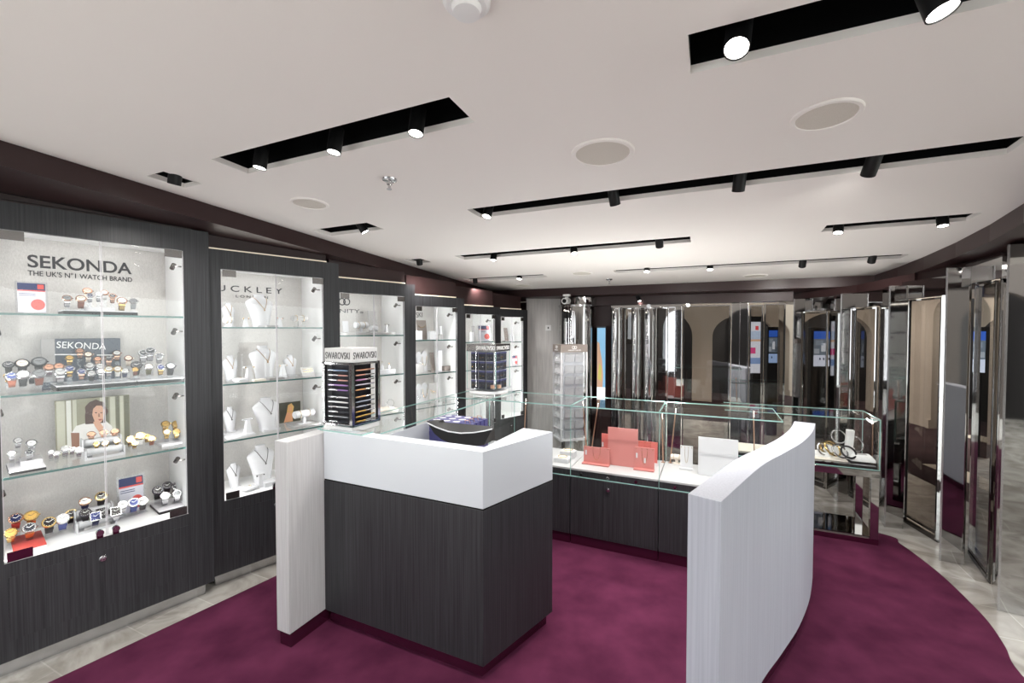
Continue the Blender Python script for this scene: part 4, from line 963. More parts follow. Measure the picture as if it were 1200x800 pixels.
b.extr(flat([(115.2, 484), (116.4, 484), (117.2, 488.2), (114.9, 488.2)], 3.4), e, 3)
b.build('printed_figure', [M_hair, M_face, M_top, M_arm, M_lip], root)
# ------------------------------------------------------------------ jewellery props
BUSTP = [(0, .27, .42, .0), (.05, .28, .44, .0), (.2, .31, .42, .02), (.42, .38, .42, .06), (.60, .455, .40, .10), (.70, .495, .35, .13), (.76, .49, .31, .15), (.82, .41, .27, .165), (.865, .295, .24, .175), (.90, .215, .215, .18), (.94, .175, .20, .18), (1.0, .185, .21, .175)]
def bust_front(x, zf):
    """front y of the bust surface (fraction of height) for a chain lying on it"""
    for (a, b) in zip(BUSTP, BUSTP[1:]):
        if a[0] <= zf <= b[0]:
            t = (zf - a[0]) / (b[0] - a[0]); w = a[1] + (b[1] - a[1]) * t; d = a[2] + (b[2] - a[2]) * t; y = a[3] + (b[3] - a[3]) * t
            k = min(0.98, abs(x) / w); return y - d * math.sqrt(1 - k * k)
    return 0
def bust(base, yaw, w, h, label, group, chain='gold', nlabel=None, pend=True):
    root = thing('necklace_bust', label, 'necklace bust', base, group)
    rx = V((math.cos(yaw), math.sin(yaw), 0)); ry = V((-math.sin(yaw), math.cos(yaw), 0))
    P = lambda x, y, z: base + rx * (x * w) + ry * (y * w * 0.62) + UP * (z * h)
    rings = []
    for z, a, d, y in BUSTP:
        rings.append([P(a * math.cos(2 * math.pi * k / 26), y + d * math.sin(2 * math.pi * k / 26), z) for k in range(26)])
    b = MB(); b.loft(rings); b.build('form', M_prop, root)
    b = MB(); b.obox(P(-.32, -.45, 0), rx * w * .64, ry * w * .1, UP * h * .05); b.build('foot', M_prop, root)
    if chain:
        pts = []
        for s in range(-10, 11):
            x = s / 10 * 0.24; zf = 0.90 - (1 - (abs(s) / 10) ** 1.15) * 0.36
            pts.append(P(x, bust_front(x, zf) - 0.022, zf))
        n = thing('necklace', nlabel, 'necklace', pts[10], 'necklaces on busts')
        m = M_chain if chain == 'gold' else M_gun
        b = MB(); b.tube(pts, 0.0016, 5); b.build('chain', m, n)
        if pend:
            b = MB(); c = pts[10] - ry * 0.002 - UP * 0.006; b.lathe([(0.0001, -.006), (.004, -.002), (.0045, .002), (.0015, .006), (0.0001, .007)], c, n=10); b.build('pendant', m, n)
    return root
def tstand(base, yaw, h, label, m=M_prop, ear=None, elabel=None):
    rx = V((math.cos(yaw), math.sin(yaw), 0)); ry = V((-math.sin(yaw), math.cos(yaw), 0))
    root = thing('earring_stand', label, 'earring stand', base, 'white earring stands')
    b = MB(); b.loft([[base + rx * x * s + ry * y * s + UP * z for x, y in ((-1, -1), (1, -1), (1, 1), (-1, 1))] for z, s in ((0, h * .22), (h * .9, h * .1))]); b.build('stem', m, root)
    b = MB(); b.obox(base - rx * h * .34 - ry * h * .07 + UP * h * .9, rx * h * .68, ry * h * .14, UP * h * .1); b.build('crossbar', m, root, bev=0.001)
    if ear:
        e = thing('earring_pair', elabel, 'earrings', base + UP * h * .8, 'earrings on white stands')
        for s in (-1, 1):
            b = MB(); c = base + rx * (s * h * .27) - ry * (h * .07 + .0035) + UP * h * .93; b.sphere(c, .0042, 8); b.build('stud', ear, e)
def bracelet_bar(base, yaw, L, h, label, m=M_prop, br=M_gold, blabel=None, r=0.02):
    rx = V((math.cos(yaw), math.sin(yaw), 0)); ry = V((-math.sin(yaw), math.cos(yaw), 0))
    root = thing('bracelet_bar', label, 'bracelet stand', base, 'padded bracelet bars')
    b = MB(); b.obox(base - rx * L * .3 - ry * .02, rx * L * .6, ry * .04, UP * .006); b.obox(base - rx * .01 - ry * .008 + UP * .006, rx * .02, ry * .016, UP * (h - r - .006)); b.build('stand', m, root)
    p = base - rx * L / 2 + UP * h
    b = MB(); b.lathe([(0.0001, 0), (r * .85, 0), (r, .004), (r, L - .004), (r * .85, L), (0.0001, L)], p, rx, 20); b.build('padded_bar', M_grey if m is M_grey else m, root)
    if blabel:
        for j, f in enumerate((.25, .72)):
            q = MB(); q.torus(base + UP * h + rx * L * (f - .5), r + .0018, .0016, rx, 26, 6); o = q.build('bangle', br, None, loc=base + UP * h)
            tag(o, blabel[j], 'bangle', 'thin bangles on bracelet bars')
def slab(p, q, inn, dep, h, label, m=M_prop, group='white display slabs'):
    root = MB(); d = V((q.x - p.x, q.y - p.y, 0)); root.obox(p, d, inn * dep, UP * h)
    o = root.build('display_slab', m, None, bev=0.0015, loc=(p + q) / 2); tag(o, label, 'display slab', group); return o
def card(i, l, r, top, d, k, label, m=M_grey, th=0.004, lean=0.15, deco=None, h0=0.0, group='upright display cards'):
    c = CABS[i]; p = cbase(i, l, d, k, h0); q = cbase(i, r, d, k, h0); T = cpt(i, l, top, d); h = T.z - p.z; d_ = q - p; ln = c.inn * h * lean
    root = thing('display_card', label, 'display card', (p + q) / 2, group)
    b = MB(); b.obox(p, d_, c.inn * th, UP * h + ln); b.obox(p + c.inn * (th + .001), d_ , c.inn * (h * lean + .02), UP * .004); b.build('board', m, root)
    if deco:
        b = MB()
        for f in deco[1]:
            ctr = p + d_ * .5 + (UP * h + ln) * f - c.inn * .004
            pts = [ctr + d_ * (x / 8 * .38) - UP * (h * .10 * (1 - (x / 8) ** 2)) for x in range(-8, 9)]
            b.tube(pts, .0016, 5)
        b.build('jewellery_chain', deco[0], root)
    return root
def block(i, l, r, top, d, k, label, m=M_prop, dep=0.05, h0=0.0, group='white display blocks'):
    c = CABS[i]; p = cbase(i, l, d, k, h0); q = cbase(i, r, d, k, h0); h = cpt(i, l, top, d).z - p.z
    b = MB(); b.obox(p, q - p, c.inn * dep, UP * max(h, .008)); o = b.build('display_block', m, None, bev=.002, loc=(p + q) / 2); tag(o, label, 'display block', group); return o
def yawc(i): n = CABS[i].n; return math.atan2(n.x, -n.y)
def cbust(i, px, wpx, top, d, k, label, h0=0.0, **kw):
    p = cbase(i, px, d, k, h0); T = cpt(i, px, top, d); w = wpx * p.y / F
    y = yawc(i) + 0.25
    bust(p, y, w, T.z - p.z, label, 'white necklace busts', **kw)
def cts(i, px, top, d, k, label, h0=0.0, **kw):
    p = cbase(i, px, d, k, h0); tstand(p, yawc(i) + .2, max(.02, cpt(i, px, top, d).z - p.z), label, **kw)

# ------------------------------------------------------------------ necklace cabinet
Y1 = yawc(1) + .2
cbust(1, 268.5, 15, 355, .24, 3, 'white bust half hidden by the frame on the top necklace shelf', nlabel='gold necklace on the half hidden bust, top necklace shelf')
bracelet_bar(cbase(1, 267.5, .12, 3), Y1, .05, .045, 'short padded bracelet bar before the half hidden top bust', blabel=('inner gold bangle on the short bar, top necklace shelf', 'outer gold bangle on the short bar, top necklace shelf'))
cts(1, 288, 372.5, .16, 3, 'white earring stand between the two busts on the top necklace shelf', ear=M_gold, elabel='gold studs on the stand between the two top busts')
cbust(1, 306, 32, 345, .18, 3, 'large white bust in front of the lettering, top necklace shelf', nlabel='gold necklace with drop on the large top shelf bust')
slab(cbase(1, 313, .06, 3), cbase(1, 326, .06, 3), CABS[1].inn, .05, .012, 'grey slab before the large top bust of the necklace cabinet', M_grey)
cts(1, 327.7, 372, .14, 3, 'white earring stand beside the large top bust', ear=M_rose, elabel='rose gold studs on the stand beside the large top bust')
bracelet_bar(cbase(1, 351, .13, 3), Y1, .11, .062, 'long grey padded bracelet bar on the top necklace shelf', m=M_grey, blabel=('first gold bangle on the long grey bar', 'second gold bangle on the long grey bar'))
cbust(1, 269.5, 18, 416.5, .24, 2, 'white bust cut by the frame on the second necklace shelf', nlabel='gold necklace on the bust cut by the frame, second shelf')
cts(1, 291, 429, .11, 2, 'tall white earring stand on the second necklace shelf beside the pillow', ear=M_gold, elabel='gold studs on the tall stand beside the pillow')
cbust(1, 309, 32, 405, .18, 2, 'large white bust on the second necklace shelf', nlabel='gold necklace with long drop on the second shelf bust')
slab(cbase(1, 315, .05, 2), cbase(1, 333, .05, 2), CABS[1].inn, .06, .014, 'grey slab before the large second shelf bust', M_grey)
slab(cbase(1, 297, .05, 2), cbase(1, 311, .05, 2), CABS[1].inn, .05, .012, 'cream slab beside the tall earring stand, second necklace shelf', M_cream)
cts(1, 330.5, 427, .15, 2, 'white earring stand beside the small second shelf bust', ear=M_gold, elabel='gold studs beside the small second shelf bust')
cbust(1, 340, 17, 416, .25, 2, 'small white bust at the back of the second necklace shelf', nlabel='gold necklace on the small second shelf bust')
card(1, 354, 369, 431, .12, 2, 'grey tilted bracelet board at the end of the second necklace shelf', lean=.7, deco=(M_gold, (.6, .85)))
def pillow(i, px, wpx, d, k, label, blabel, h0=0.0):
    c = CABS[i]; p = cbase(i, px, d, k, h0); w = wpx * p.y / F; y = yawc(i) + .3
    rx = V((math.cos(y), math.sin(y), 0)); ry = V((-math.sin(y), math.cos(y), 0)); rings = []
    for t in range(9):
        u = -1 + t / 4; s = max(.12, math.sqrt(max(0, 1 - (abs(u) ** 3.2)))); rings.append([p + rx * (u * w * .5) + ry * (w * .36 * s ** .4 * math.cos(2 * math.pi * q / 14)) + UP * (w * .17 + w * .165 * s * math.sin(2 * math.pi * q / 14)) for q in range(14)])
    b = MB(); b.loft(rings); o = b.build('bracelet_pillow', M_prop, None, loc=p); tag(o, label, 'pillow', 'white bracelet pillows')
    b = MB(); b.torus(p + UP * w * .18, w * .185, .0014, rx, 26, 6); o = b.build('bracelet', M_gold, None, loc=p + UP * w * .18); tag(o, blabel, 'bracelet', 'bracelets round white pillows')
pillow(1, 281, 16, .08, 2, 'white bracelet pillow on the second necklace shelf', 'thin gold bracelet round the second shelf pillow')
cbust(1, 268, 15, 477, .24, 1, 'white bust half hidden by the frame on the third necklace shelf', h0=0.012, chain='gun', nlabel='grey necklace on the half hidden third shelf bust')
slab(cbase(1, 264, .08, 1), cbase(1, 298, .08, 1), CABS[1].inn, .22, .012, 'white slab under the earring stand on the third necklace shelf')
cts(1, 288.5, 490.5, .13, 1, 'white earring stand on the slab of the third necklace shelf', h0=0.012, ear=M_steel, elabel='silver studs on the slab stand, third necklace shelf')
cbust(1, 312, 32, 466, .18, 1, 'large white bust on the third necklace shelf', chain='gun', nlabel='grey necklace with pendant on the third shelf bust')
slab(cbase(1, 345, .07, 1), cbase(1, 375, .07, 1), CABS[1].inn, .17, .014, 'grey slab under the padded bar on the third necklace shelf', M_grey)
bracelet_bar(cbase(1, 355, .14, 1, .014), Y1, .15, .07, 'thick white padded bracelet bar by the picture of a blonde person', blabel=('first gold bangle on the thick white bar', 'second gold bangle on the thick white bar'), r=.026)
p, q = cbase(1, 326, .33, 1), cbase(1, 351, .33, 1); c = CABS[1]; d_ = q - p; h = cpt(1, 326, 472.5, .33).z - p.z
root = thing('picture_card', 'dark picture of a blonde person lying at the back of the third necklace shelf', 'picture', (p + q) / 2)
b = MB(); b.obox(p, d_, c.inn * .004, UP * h); b.build('backing', mat('picture_dark_green', (60, 58, 40), .5), root)
fp = lambda x, y: p + d_ * x + UP * h * y - c.inn * .0006
b = MB(); b.extr([fp(.2, .02), fp(.62, .02), fp(.6, .5), fp(.5, .62), fp(.36, .55)], -c.inn * .0008, 0); b.extr([fp(.34, .5), fp(.62, .45), fp(.68, .75), fp(.56, .93), fp(.4, .85)], -c.inn * .0014, 1); b.extr([fp(.44, .55), fp(.56, .53), fp(.57, .74), fp(.47, .77)], -c.inn * .002, 0)
b.build('printed_figure', [mat('picture_skin', (222, 160, 116), .5), mat('picture_blonde', (214, 166, 96), .5)], root)
cbust(1, 271.5, 16, 543, .22, 0, 'white bust half hidden by the frame on the bottom necklace shelf', chain='gun', nlabel='grey necklace on the half hidden bottom shelf bust')
cbust(1, 305, 32, 522, .2, 0, 'large white bust on the bottom necklace shelf', chain='gun', nlabel='grey necklace with dark pendant on the bottom shelf bust')
pillow(1, 290, 17, .08, 0, 'white bracelet pillow on the bottom necklace shelf', 'thin bracelet round the bottom shelf pillow')
cts(1, 302, 556, .1, 0, 'white earring stand on the bottom necklace shelf', ear=M_gun, elabel='dark studs on the bottom necklace shelf stand')
slab(cbase(1, 308, .05, 0), cbase(1, 322, .05, 0), CABS[1].inn, .09, .03, 'white ring tray on the bottom necklace shelf')

# ------------------------------------------------------------------ third to sixth cabinets
slab(cbase(2, 404, .08, 3), cbase(2, 464, .08, 3), CABS[2].inn, .2, .02, 'long grey slab on the top shelf of the third cabinet', M_grey)
card(2, 402, 409, 376, .22, 3, 'small white card at the frame end, top shelf of the third cabinet', M_prop, h0=.02)
bracelet_bar(cbase(2, 423, .18, 3, .02), yawc(2) + .2, .12, .06, 'white padded bracelet bar on the top shelf of the third cabinet', blabel=('first bangle on the third cabinet bar', 'second bangle on the third cabinet bar'), r=.026)
bracelet_bar(cbase(2, 438, .13, 3, .02), yawc(2) + .2, .07, .035, 'short white padded bar beside the grey card in the third cabinet', r=.022)
card(2, 433, 443, 364, .27, 3, 'grey card with two earrings on the third cabinet top shelf', M_grey, h0=.02)
cts(2, 453, 380, .14, 3, 'white earring stand at the end of the third cabinet top shelf', h0=.02, ear=M_gun, elabel='dark studs on the third cabinet top stand')
slab(cbase(2, 445, .08, 2), cbase(2, 463, .08, 2), CABS[2].inn, .14, .035, 'round edged white slab on the second shelf of the third cabinet')
slab(cbase(2, 402, .2, 2), cbase(2, 414, .2, 2), CABS[2].inn, .1, .02, 'cream slab behind the pen tower header in the third cabinet', M_cream)
for px, t, lab in ((447.5, 424, 'ring pillar nearer the frame, second shelf of third cabinet'), (455.5, 426, 'ring pillar at the slab end, second shelf of third cabinet')):
    p = cbase(2, px, .13, 2, .035); h = cpt(2, px, t, .13).z - p.z
    root = thing('ring_pillar', 'white ' + lab, 'ring stand', p, 'white ring pillars'); b = MB(); b.lathe([(0.0001, 0), (.014, 0), (.011, h * .5), (.005, h * .6), (.004, h * .9), (0.0001, h * .9)], p, n=16); b.build('cone', M_prop, root)
    b = MB(); b.torus(p + UP * (h * .9 + .006), .006, .0012, (0.5, -1, 0), 18, 6); b.build('ring', M_gold, root)
slab(cbase(2, 447, .07, 1), cbase(2, 466, .07, 1), CABS[2].inn, .15, .03, 'cream slab under the hoop in the third cabinet', M_cream)
p = cbase(2, 457, .14, 1, .03); b = MB(); b.torus(p + UP * .036, .034, .0022, CABS[2].n, 30, 8); o = b.build('bangle', M_steel, None, loc=p); tag(o, 'upright silver hoop bangle on the cream slab of the third cabinet', 'bangle')
card(3, 490, 501, 375, .2, 3, 'tall grey earring card on the fourth cabinet top shelf', M_taupe, deco=(M_gold, (.72,)))
block(3, 489, 495, 387.5, .1, 3, 'white block before the tall grey card, fourth cabinet')
block(3, 504, 511, 388, .15, 3, 'white block beside the thin post, fourth cabinet top shelf')
block(3, 515.5, 518, 382, .18, 3, 'thin white post on the fourth cabinet top shelf', dep=.02)
block(3, 514.5, 519, 391.5, .13, 3, 'small grey block before the thin post, fourth cabinet', M_grey)
for k, l, r, t, lab in ((2, 487, 494, 412, 'rounded white necklace board nearer the frame, fourth cabinet second shelf'), (2, 493.5, 500.5, 411, 'rounded white necklace board with chain, fourth cabinet second shelf'), (1, 487.5, 494, 450, 'rounded white necklace board nearer the frame, fourth cabinet third shelf'), (1, 494, 501, 449, 'rounded white necklace board with chain, fourth cabinet third shelf')):
    c = CABS[3]; p = cbase(3, l, .24, k); q = cbase(3, r, .24, k); d_ = q - p; h = cpt(3, l, t, .24).z - p.z
    root = thing('necklace_board', lab, 'necklace board', (p + q) / 2, 'rounded white necklace boards')
    pts = [p + d_ * 0.0, p + d_ * 1.0] + [p + d_ * (.5 + .5 * math.cos(math.pi * j / 10)) + UP * (h * (.72 + .28 * math.sin(math.pi * j / 10))) for j in range(11)]
    b = MB(); b.extr([x + c.inn * .0 for x in pts], c.inn * .012); b.build('board', M_prop, root)
    b = MB(); b.tube([p + d_ * (.5 + .36 * math.cos(math.pi * (1 + j / 12))) + UP * h * (.72 + .45 * math.sin(math.pi * (1 + j / 12))) - c.inn * .003 for j in range(13)], .0018, 5); b.build('chain', M_gold if 'chain' in lab else M_steel, root)
block(3, 489, 497, 427, .1, 2, 'grey box before the rounded boards, fourth cabinet second shelf', M_grey)
card(3, 505, 510, 413, .2, 2, 'narrow grey card beside the white post, fourth cabinet second shelf', M_taupe)
block(3, 513.5, 518, 411, .16, 2, 'tall white post on the fourth cabinet second shelf', dep=.03)
block(3, 521, 528, 429, .13, 2, 'small taupe box at the end of the fourth cabinet second shelf', M_taupe)
card(3, 504, 515, 450, .15, 1, 'grey card with a draped gold bracelet, fourth cabinet third shelf', M_grey, deco=(M_gold, (.7, .62)))
card(4, 554, 558, 382, .2, 3, 'narrow grey card at the frame end of the fifth cabinet', M_grey)
block(4, 552.5, 555, 389, .1, 3, 'small white post on the fifth cabinet top shelf', dep=.03)
card_holder(4, (561, 576, 380.5, 401), .05, 'lilac notice in a clear holder on the fifth cabinet top shelf', 3)
card(5, 592, 596, 384, .2, 3, 'narrow grey card on the sixth cabinet top shelf', M_taupe)
cts(5, 599.5, 391, .12, 3, 'white earring stand on the sixth cabinet top shelf')
card_holder(5, (600.5, 607, 416.5, 428), .1, 'small red spot notice on the second shelf of the sixth cabinet', 2)
# ------------------------------------------------------------------ service counter, pillar and curved wall
PB = atZ(341.5, 745.6, 0.075) - E1 * .012; PB.z = 0                          # pillar, near corner on the carpet
G0 = 0.007
root = thing('counter_pillar', 'square limed white wood pillar at the end of the dark service counter', 'pillar', PB)
TH = 0.088; LP = 0.33
b = MB(); b.obox(PB + UP * 0.08, -E1 * TH, E2 * LP, UP * 0.935); b.build('shaft', M_whitewood, root, bev=0.0015)
b = MB(); b.obox(PB - E1 * 0.006 + E2 * 0.012 + UP * G0, -E1 * (TH - 0.012), E2 * (LP - 0.02), UP * (0.08 - G0)); b.build('plinth', M_plinth, root)

CC = atZ(566.3, 781.5, 0.08); CC.z = 0
CR = atZ(647.2, 716.3, 0.08); CR.z = 0
fd = (PB + E2 * 0.155 + E1 * 0.003) - CC; fd.z = 0
CL = CC + (-E1) * ((PB + E1 * .004 - CC).dot(-E1)); CL.z = 0
wd = (CR - CC).normalized(); wn = V((-wd.y, wd.x, 0))        # inwards from the right wing
INF = V((0, 0, 0)) + E2                                        # inwards from the front
root = thing('service_counter', 'dark wood service counter with a white glass upper band', 'counter', CC)
# inner corner of 7.5 cm rim
def isect(p, d, q, e):
    den = d.x * e.y - d.y * e.x; t = ((q.x - p.x) * e.y - (q.y - p.y) * e.x) / den; return p + d * t
rim = 0.075
IC = isect(CC + INF * rim, -E1, CC + wn * 0.055, wd)
WI = atZ(613.3, 501.3, 1.0255); WI.z = 0
LI = CL + INF * rim
def body(ins, z0, z1, mi, mb):
    fo = CC - INF * -ins
    o = isect(CC + INF * ins, E1, CC + wn * ins, wd)
    outer = [CL + INF * ins, o, CR + wn * ins - wd * ins * 0.3, WI - wd * ins * 0.3, IC, LI]
    mb.prism([(p.x, p.y) for p in outer], z0, z1, mi)
b = MB(); body(0, 0.08, 0.768, 0, b); b.build('wood_body', M_wood, root, bev=0.0015)
b = MB(); body(0.004, 0.768, 0.776, 0, b); b.build('shadow_gap', M_black, root)
b = MB(); body(0, 0.776, 1.0255, 0, b); b.build('white_band', M_glosswhite, root, bev=0.0015)
b = MB(); body(0.032, G0, 0.08, 0, b); b.build('plinth', M_plinth, root)
# inside worktop behind the front
WT = [LI + INF * 0.001 + E1 * .02, IC + INF * 0.001 - E1 * .01, IC + INF * 0.45 - E1 * .09, LI + INF * 0.45 + E1 * 0.42, LI + E1 * .33 + INF * .02]
b = MB(); b.prism([(p.x, p.y) for p in (IC + INF * .002 - E1 * .01, IC + INF * .5 - E1 * .02, IC + INF * .5 - E1 * .42, IC + INF * .002 - E1 * .5)], 0.80, 0.835); b.build('worktop', M_white, root)

# point of sale terminal seen from behind
D0, D1 = 2.28, 2.20
root = thing('sales_terminal', 'black curved sales terminal leaning back on the counter', 'terminal', atD(540, 521, D0))
TL, TR = atD(500, 493, D0), atD(578, 499.5, D0)
sag = [atD(x, y, D1) for x, y in ((501, 495.5), (511, 500.5), (525, 505.5), (540, 507.6), (556, 506.8), (568, 504.8), (577, 502.5))]
top = [TL.lerp(TR, t / 6) for t in range(7)]
low = [atD(x, y, D1 + .03) for x, y in ((502.5, 498), (509, 508), (517, 514.5), (530, 520.5), (545, 522.5), (558, 522.5), (567, 521.5))]
low = [V((p.x, p.y, max(p.z, .9))) for p in low]
bk = [p + V((0.055, .13, .0)) for p in low]
b = MB(); n = 7
rings = [[top[k], sag[k], low[k], bk[k], top[k].lerp(bk[k], .5) + V((0, .02, 0))] for k in range(n)]
b.loft(rings); b.build('housing', M_black, root)
b = MB(); b.tube([p + V((0, -.002, .001)) for p in sag], .0035, 6); b.build('light_edge', mat('terminal_edge', (206, 206, 210), .3), root)
b = MB(); c = atD(536, 518, D0 + .02); b.prism([(c.x - .05, c.y), (c.x + .05, c.y), (c.x + .05, c.y + .08), (c.x - .05, c.y + .08)], .835, .92); b.build('foot', M_black, root)

# ------------------------------------------------------------------ glass display counters round the staff area
K = atZ(573, 468, 1.01); K.z = 0
ZG, ZD, ZB = 1.01, 0.557, 0.498
def case_unit(o, dx, L, dy, W, label, front=True, locks=(), doorseams=(), inner_white=False, posts=()):
    """o = inner near corner, dx along, dy outwards (away from the staff)"""
    root = thing('display_counter', label, 'display counter', o, 'glass topped display counters')
    b = MB(); b.obox(o + UP * 0.08 + dx * .001, dx * (L - .002), dy * W, UP * (ZB - .08)); b.build('base', M_wood, root, bev=.0015)
    b = MB(); b.obox(o + dy * .012 + UP * G0 + dx * .001, dx * (L - .002), dy * (W - .03), UP * (.08 - G0)); b.build('plinth', M_plinth, root)
    b = MB(); b.obox(o + dy * .012 + UP * ZB + dx * .001, dx * (L - .002), dy * (W - .024), UP * (ZD - ZB - .012)); b.build('lock_rail', M_gdark if False else M_wood, root)
    b = MB(); b.obox(o + dy * .010 + UP * (ZD - .012) + dx * .001, dx * (L - .002), dy * (W - .022), UP * .012); b.build('deck', M_deck, root)
    for s in doorseams:
        b = MB(); b.obox(o + dx * s[0] - dy * .002 + UP * .1, dx * (s[1] - s[0]), dy * .002, UP * (ZB - .105)); d = b.build('base_door', M_wood, root)
        if len(s) > 2:
            b = MB(); b.lathe([(0.0001, 0), (.009, 0), (.009, .012), (.014, .014), (.014, .022), (0.0001, .024)], o + dx * (s[0] + .035) - dy * .002 + UP * (ZB - .05), -dy, 18); b.build('knob', M_steel, d)
    for s, m in locks:
        b = MB(); b.lathe([(0.0001, 0), (.011, 0), (.011, .01), (.008, .013), (0.0001, .013)], o + dx * s + dy * .0115 + UP * (ZB + .022), -dy, 16); b.build('case_lock', m, root)
    th = .005
    panes = [('front_pane', o + UP * (ZB + .002), dx * L, dy * th, UP * (ZG - ZB - .008)), ('back_pane', o + dy * (W - th) + UP * ZD, dx * L, dy * th, UP * (ZG - ZD - .006)),
             ('top_pane', o + UP * (ZG - .006), dx * L, dy * W, UP * .006)]
    for nm, p, a1, a2, a3 in panes:
        b = MB(); b.obox(p + dx * .001, a1 - dx * .002, a2, a3); g = b.build(nm, M_glass, root)
        e = MB(); t = .003
        if nm == 'top_pane':
            e.obox(p - UP * .0004 - dy * .001, dx * L, dy * t * .6, UP * .0068); e.obox(p - UP * .0004 + dy * (W - t * .4), dx * L, dy * t * .6, UP * .0068)
            e.obox(p + dy * .004 - UP * .0004, dx * t * .8, dy * (W - .008), UP * .0068); e.obox(p + dy * .004 - UP * .0004 + dx * (L - t * .8), dx * t * .8, dy * (W - .008), UP * .0068)
        elif nm == 'front_pane':
            e.obox(p - dy * .0006, dx * L, dy * (th + .0012), UP * .004); e.obox(p - dy * .0006 + UP * .005, dx * t, dy * (th + .0012), UP * (ZG - ZB - .015))
        else: e.obox(p - dy * .0002 + UP * .001, dx * t, dy * (th + .0004), UP * (ZG - ZD - .01))
        e.build('glass_edge', M_edge, g)
    if inner_white:
        b = MB(); b.obox(o - dy * .006 + UP * .09, dx * inner_white, dy * .005, UP * (ZG - .11)); b.build('staff_side_panel', M_glosswhite, root)
    for s in posts:
        b = MB(); b.obox(o + dx * s + dy * (W * .45) + UP * ZD, dx * .05, dy * .05, UP * (ZG - ZD - .008)); b.build('corner_post', M_chrome, root)
    return root
WA_ = 0.48
case_unit(K + E1 * .002, E1, .655, E2, WA_, 'glass display counter bay nearest the cabinets, beside the corner of the staff area', locks=((.36, M_black),(.52, M_black)), doorseams=((.005, .46), (.465, .65)))
case_unit(K + E1 * .66, E1, .605, E2, WA_, 'glass display counter bay holding the pink necklace stands', locks=((.08, M_black), (.27, M_chrome), (.46, M_plinth)), doorseams=((.005, .235), (.24, .60, 1)))
case_unit(K + E1 * 1.268, E1, .70, E2, WA_, 'glass display counter bay with white stands, ending at the curved wall', locks=((.10, M_plinth),), doorseams=((.005, .40), (.405, .69)))
LA = 1.28
near = K - E2 * LA
case_unit(near, E2, LA - .003, -E1, .40, 'glass display counter along the staff area under the pen tower', inner_white=.80)
case_unit(K - E1 * .402, E1, .40, E2, WA_, 'corner display counter carrying the navy earring tower', posts=(.26,))
# glass sheet reaching over the counter front
b = MB(); q0 = K - E2 * (LA + .002); fe = CL + INF * .002
g = isect(q0, E2, CL + INF * .004, E1); g2 = isect(q0 - E1 * .29, E2, CL + INF * .004, E1)
poly = [q0, g, g2, q0 - E1 * .29]
b.prism([(p.x, p.y) for p in poly], 1.0262, 1.0322); o = b.build('glass_shelf_sheet', M_glass, None, loc=g + UP * 1.0262); tag(o, 'clear glass sheet lying over the counter top before the pen tower', 'glass sheet')
b = MB(); b.obox(g + UP * 1.0262 - E2 * .0012, g2 - g, E2 * .001, UP * .006); b.obox(g + UP * 1.0262, E1 * .001, q0 - g, UP * .006); b.build('glass_edge', M_edge, o)

# curved white wall
top_o = [(845, 588), (892, 546), (920, 530), (940, 518), (952, 506), (955.5, 496)]
top_i = [(805, 583), (832, 566), (860, 550), (884, 532), (904, 518), (920, 506), (931, 497.5)]
po = [atZ(x, y, 1.0) for x, y in top_o]; pi_ = [atZ(x, y, 1.0) for x, y in top_i]
for p in po + pi_: p.z = 0
po = smooth_poly(po, 5)
# constant thickness wall from the measured outer curve
inn_c = []
for k, p in enumerate(po):
    d = (po[min(k + 1, len(po) - 1)] - po[max(k - 1, 0)]).normalized(); n_ = V((-d.y, d.x, 0))
    inn_c.append(p + n_ * 0.105)
root = thing('curved_partition', 'low curved white wood partition standing on the carpet in the foreground', 'partition', po[0])
b = MB(); b.prism([(p.x, p.y) for p in po] + [(p.x, p.y) for p in inn_c[::-1]], .075, 1.0)
M_curve = grain('white_wood_veneer', (172, 175, 186), (184, 187, 197), (140, 140, 2), 0.42, coord='World'); b.build('wall_panel', M_curve, root, bev=.0015)
b = MB(); sh = lambda P, f: [(a.x + (c.x - a.x) * f, a.y + (c.y - a.y) * f) for a, c in zip(po, inn_c)]
b.prism(sh(po, .15) + sh(po, .85)[::-1], G0, .075); b.build('plinth', M_plinth, root)

# ------------------------------------------------------------------ towers on the counters
C0 = atZ(412.8, 507, 1.014); C0.z = ZG + .001
root = thing('pen_tower', 'square steel framed pen display tower with white header on the glass counter', 'display tower', C0)
R1, R2 = E2, -E1; SZ = .205; zh = 1.455
b = MB(); b.obox(C0, R1 * SZ, R2 * SZ, UP * .03); b.build('base', M_white, root, bev=.002)
o = C0 + UP * .03 + (R1 + R2) * -.004; s2 = SZ + .008
b = MB()
for x in (0, 1):
    for y in (0, 1): b.obox(o + R1 * (x * (s2 - .018)) + R2 * (y * (s2 - .018)), R1 * .018, R2 * .018, UP * (zh - .075 - o.z))
for z in (o.z, zh - .087):
    oo = V((o.x, o.y, z)); b.obox(oo, R1 * s2, R2 * .018, UP * .012); b.obox(oo, R1 * .018, R2 * s2, UP * .012); b.obox(oo + R1 * (s2 - .018), R1 * .018, R2 * s2, UP * .012); b.obox(oo + R2 * (s2 - .018), R1 * s2, R2 * .018, UP * .012)
b.build('frame', M_chrome, root)
b = MB(); q = o + (R1 + R2) * .035 + UP * .012; b.obox(q, R1 * (s2 - .07), R2 * (s2 - .07), UP * (zh - .087 - q.z)); b.build('black_core', M_gdark, root)
h = o + (R1 + R2) * .010; h.z = zh - .075; hs = s2 - .02
b = MB(); b.obox(h, R1 * hs, R2 * hs, UP * .075); hd = b.build('header', mat('header_pale_grey', (214, 214, 214), .4), root, bev=.001)
text('SWAROVSKI', h + R1 * .012 - R2 * .001 + UP * .018, h + R1 * (hs - .008) - R2 * .001 + UP * .018, .036, -R2, M_text, hd)
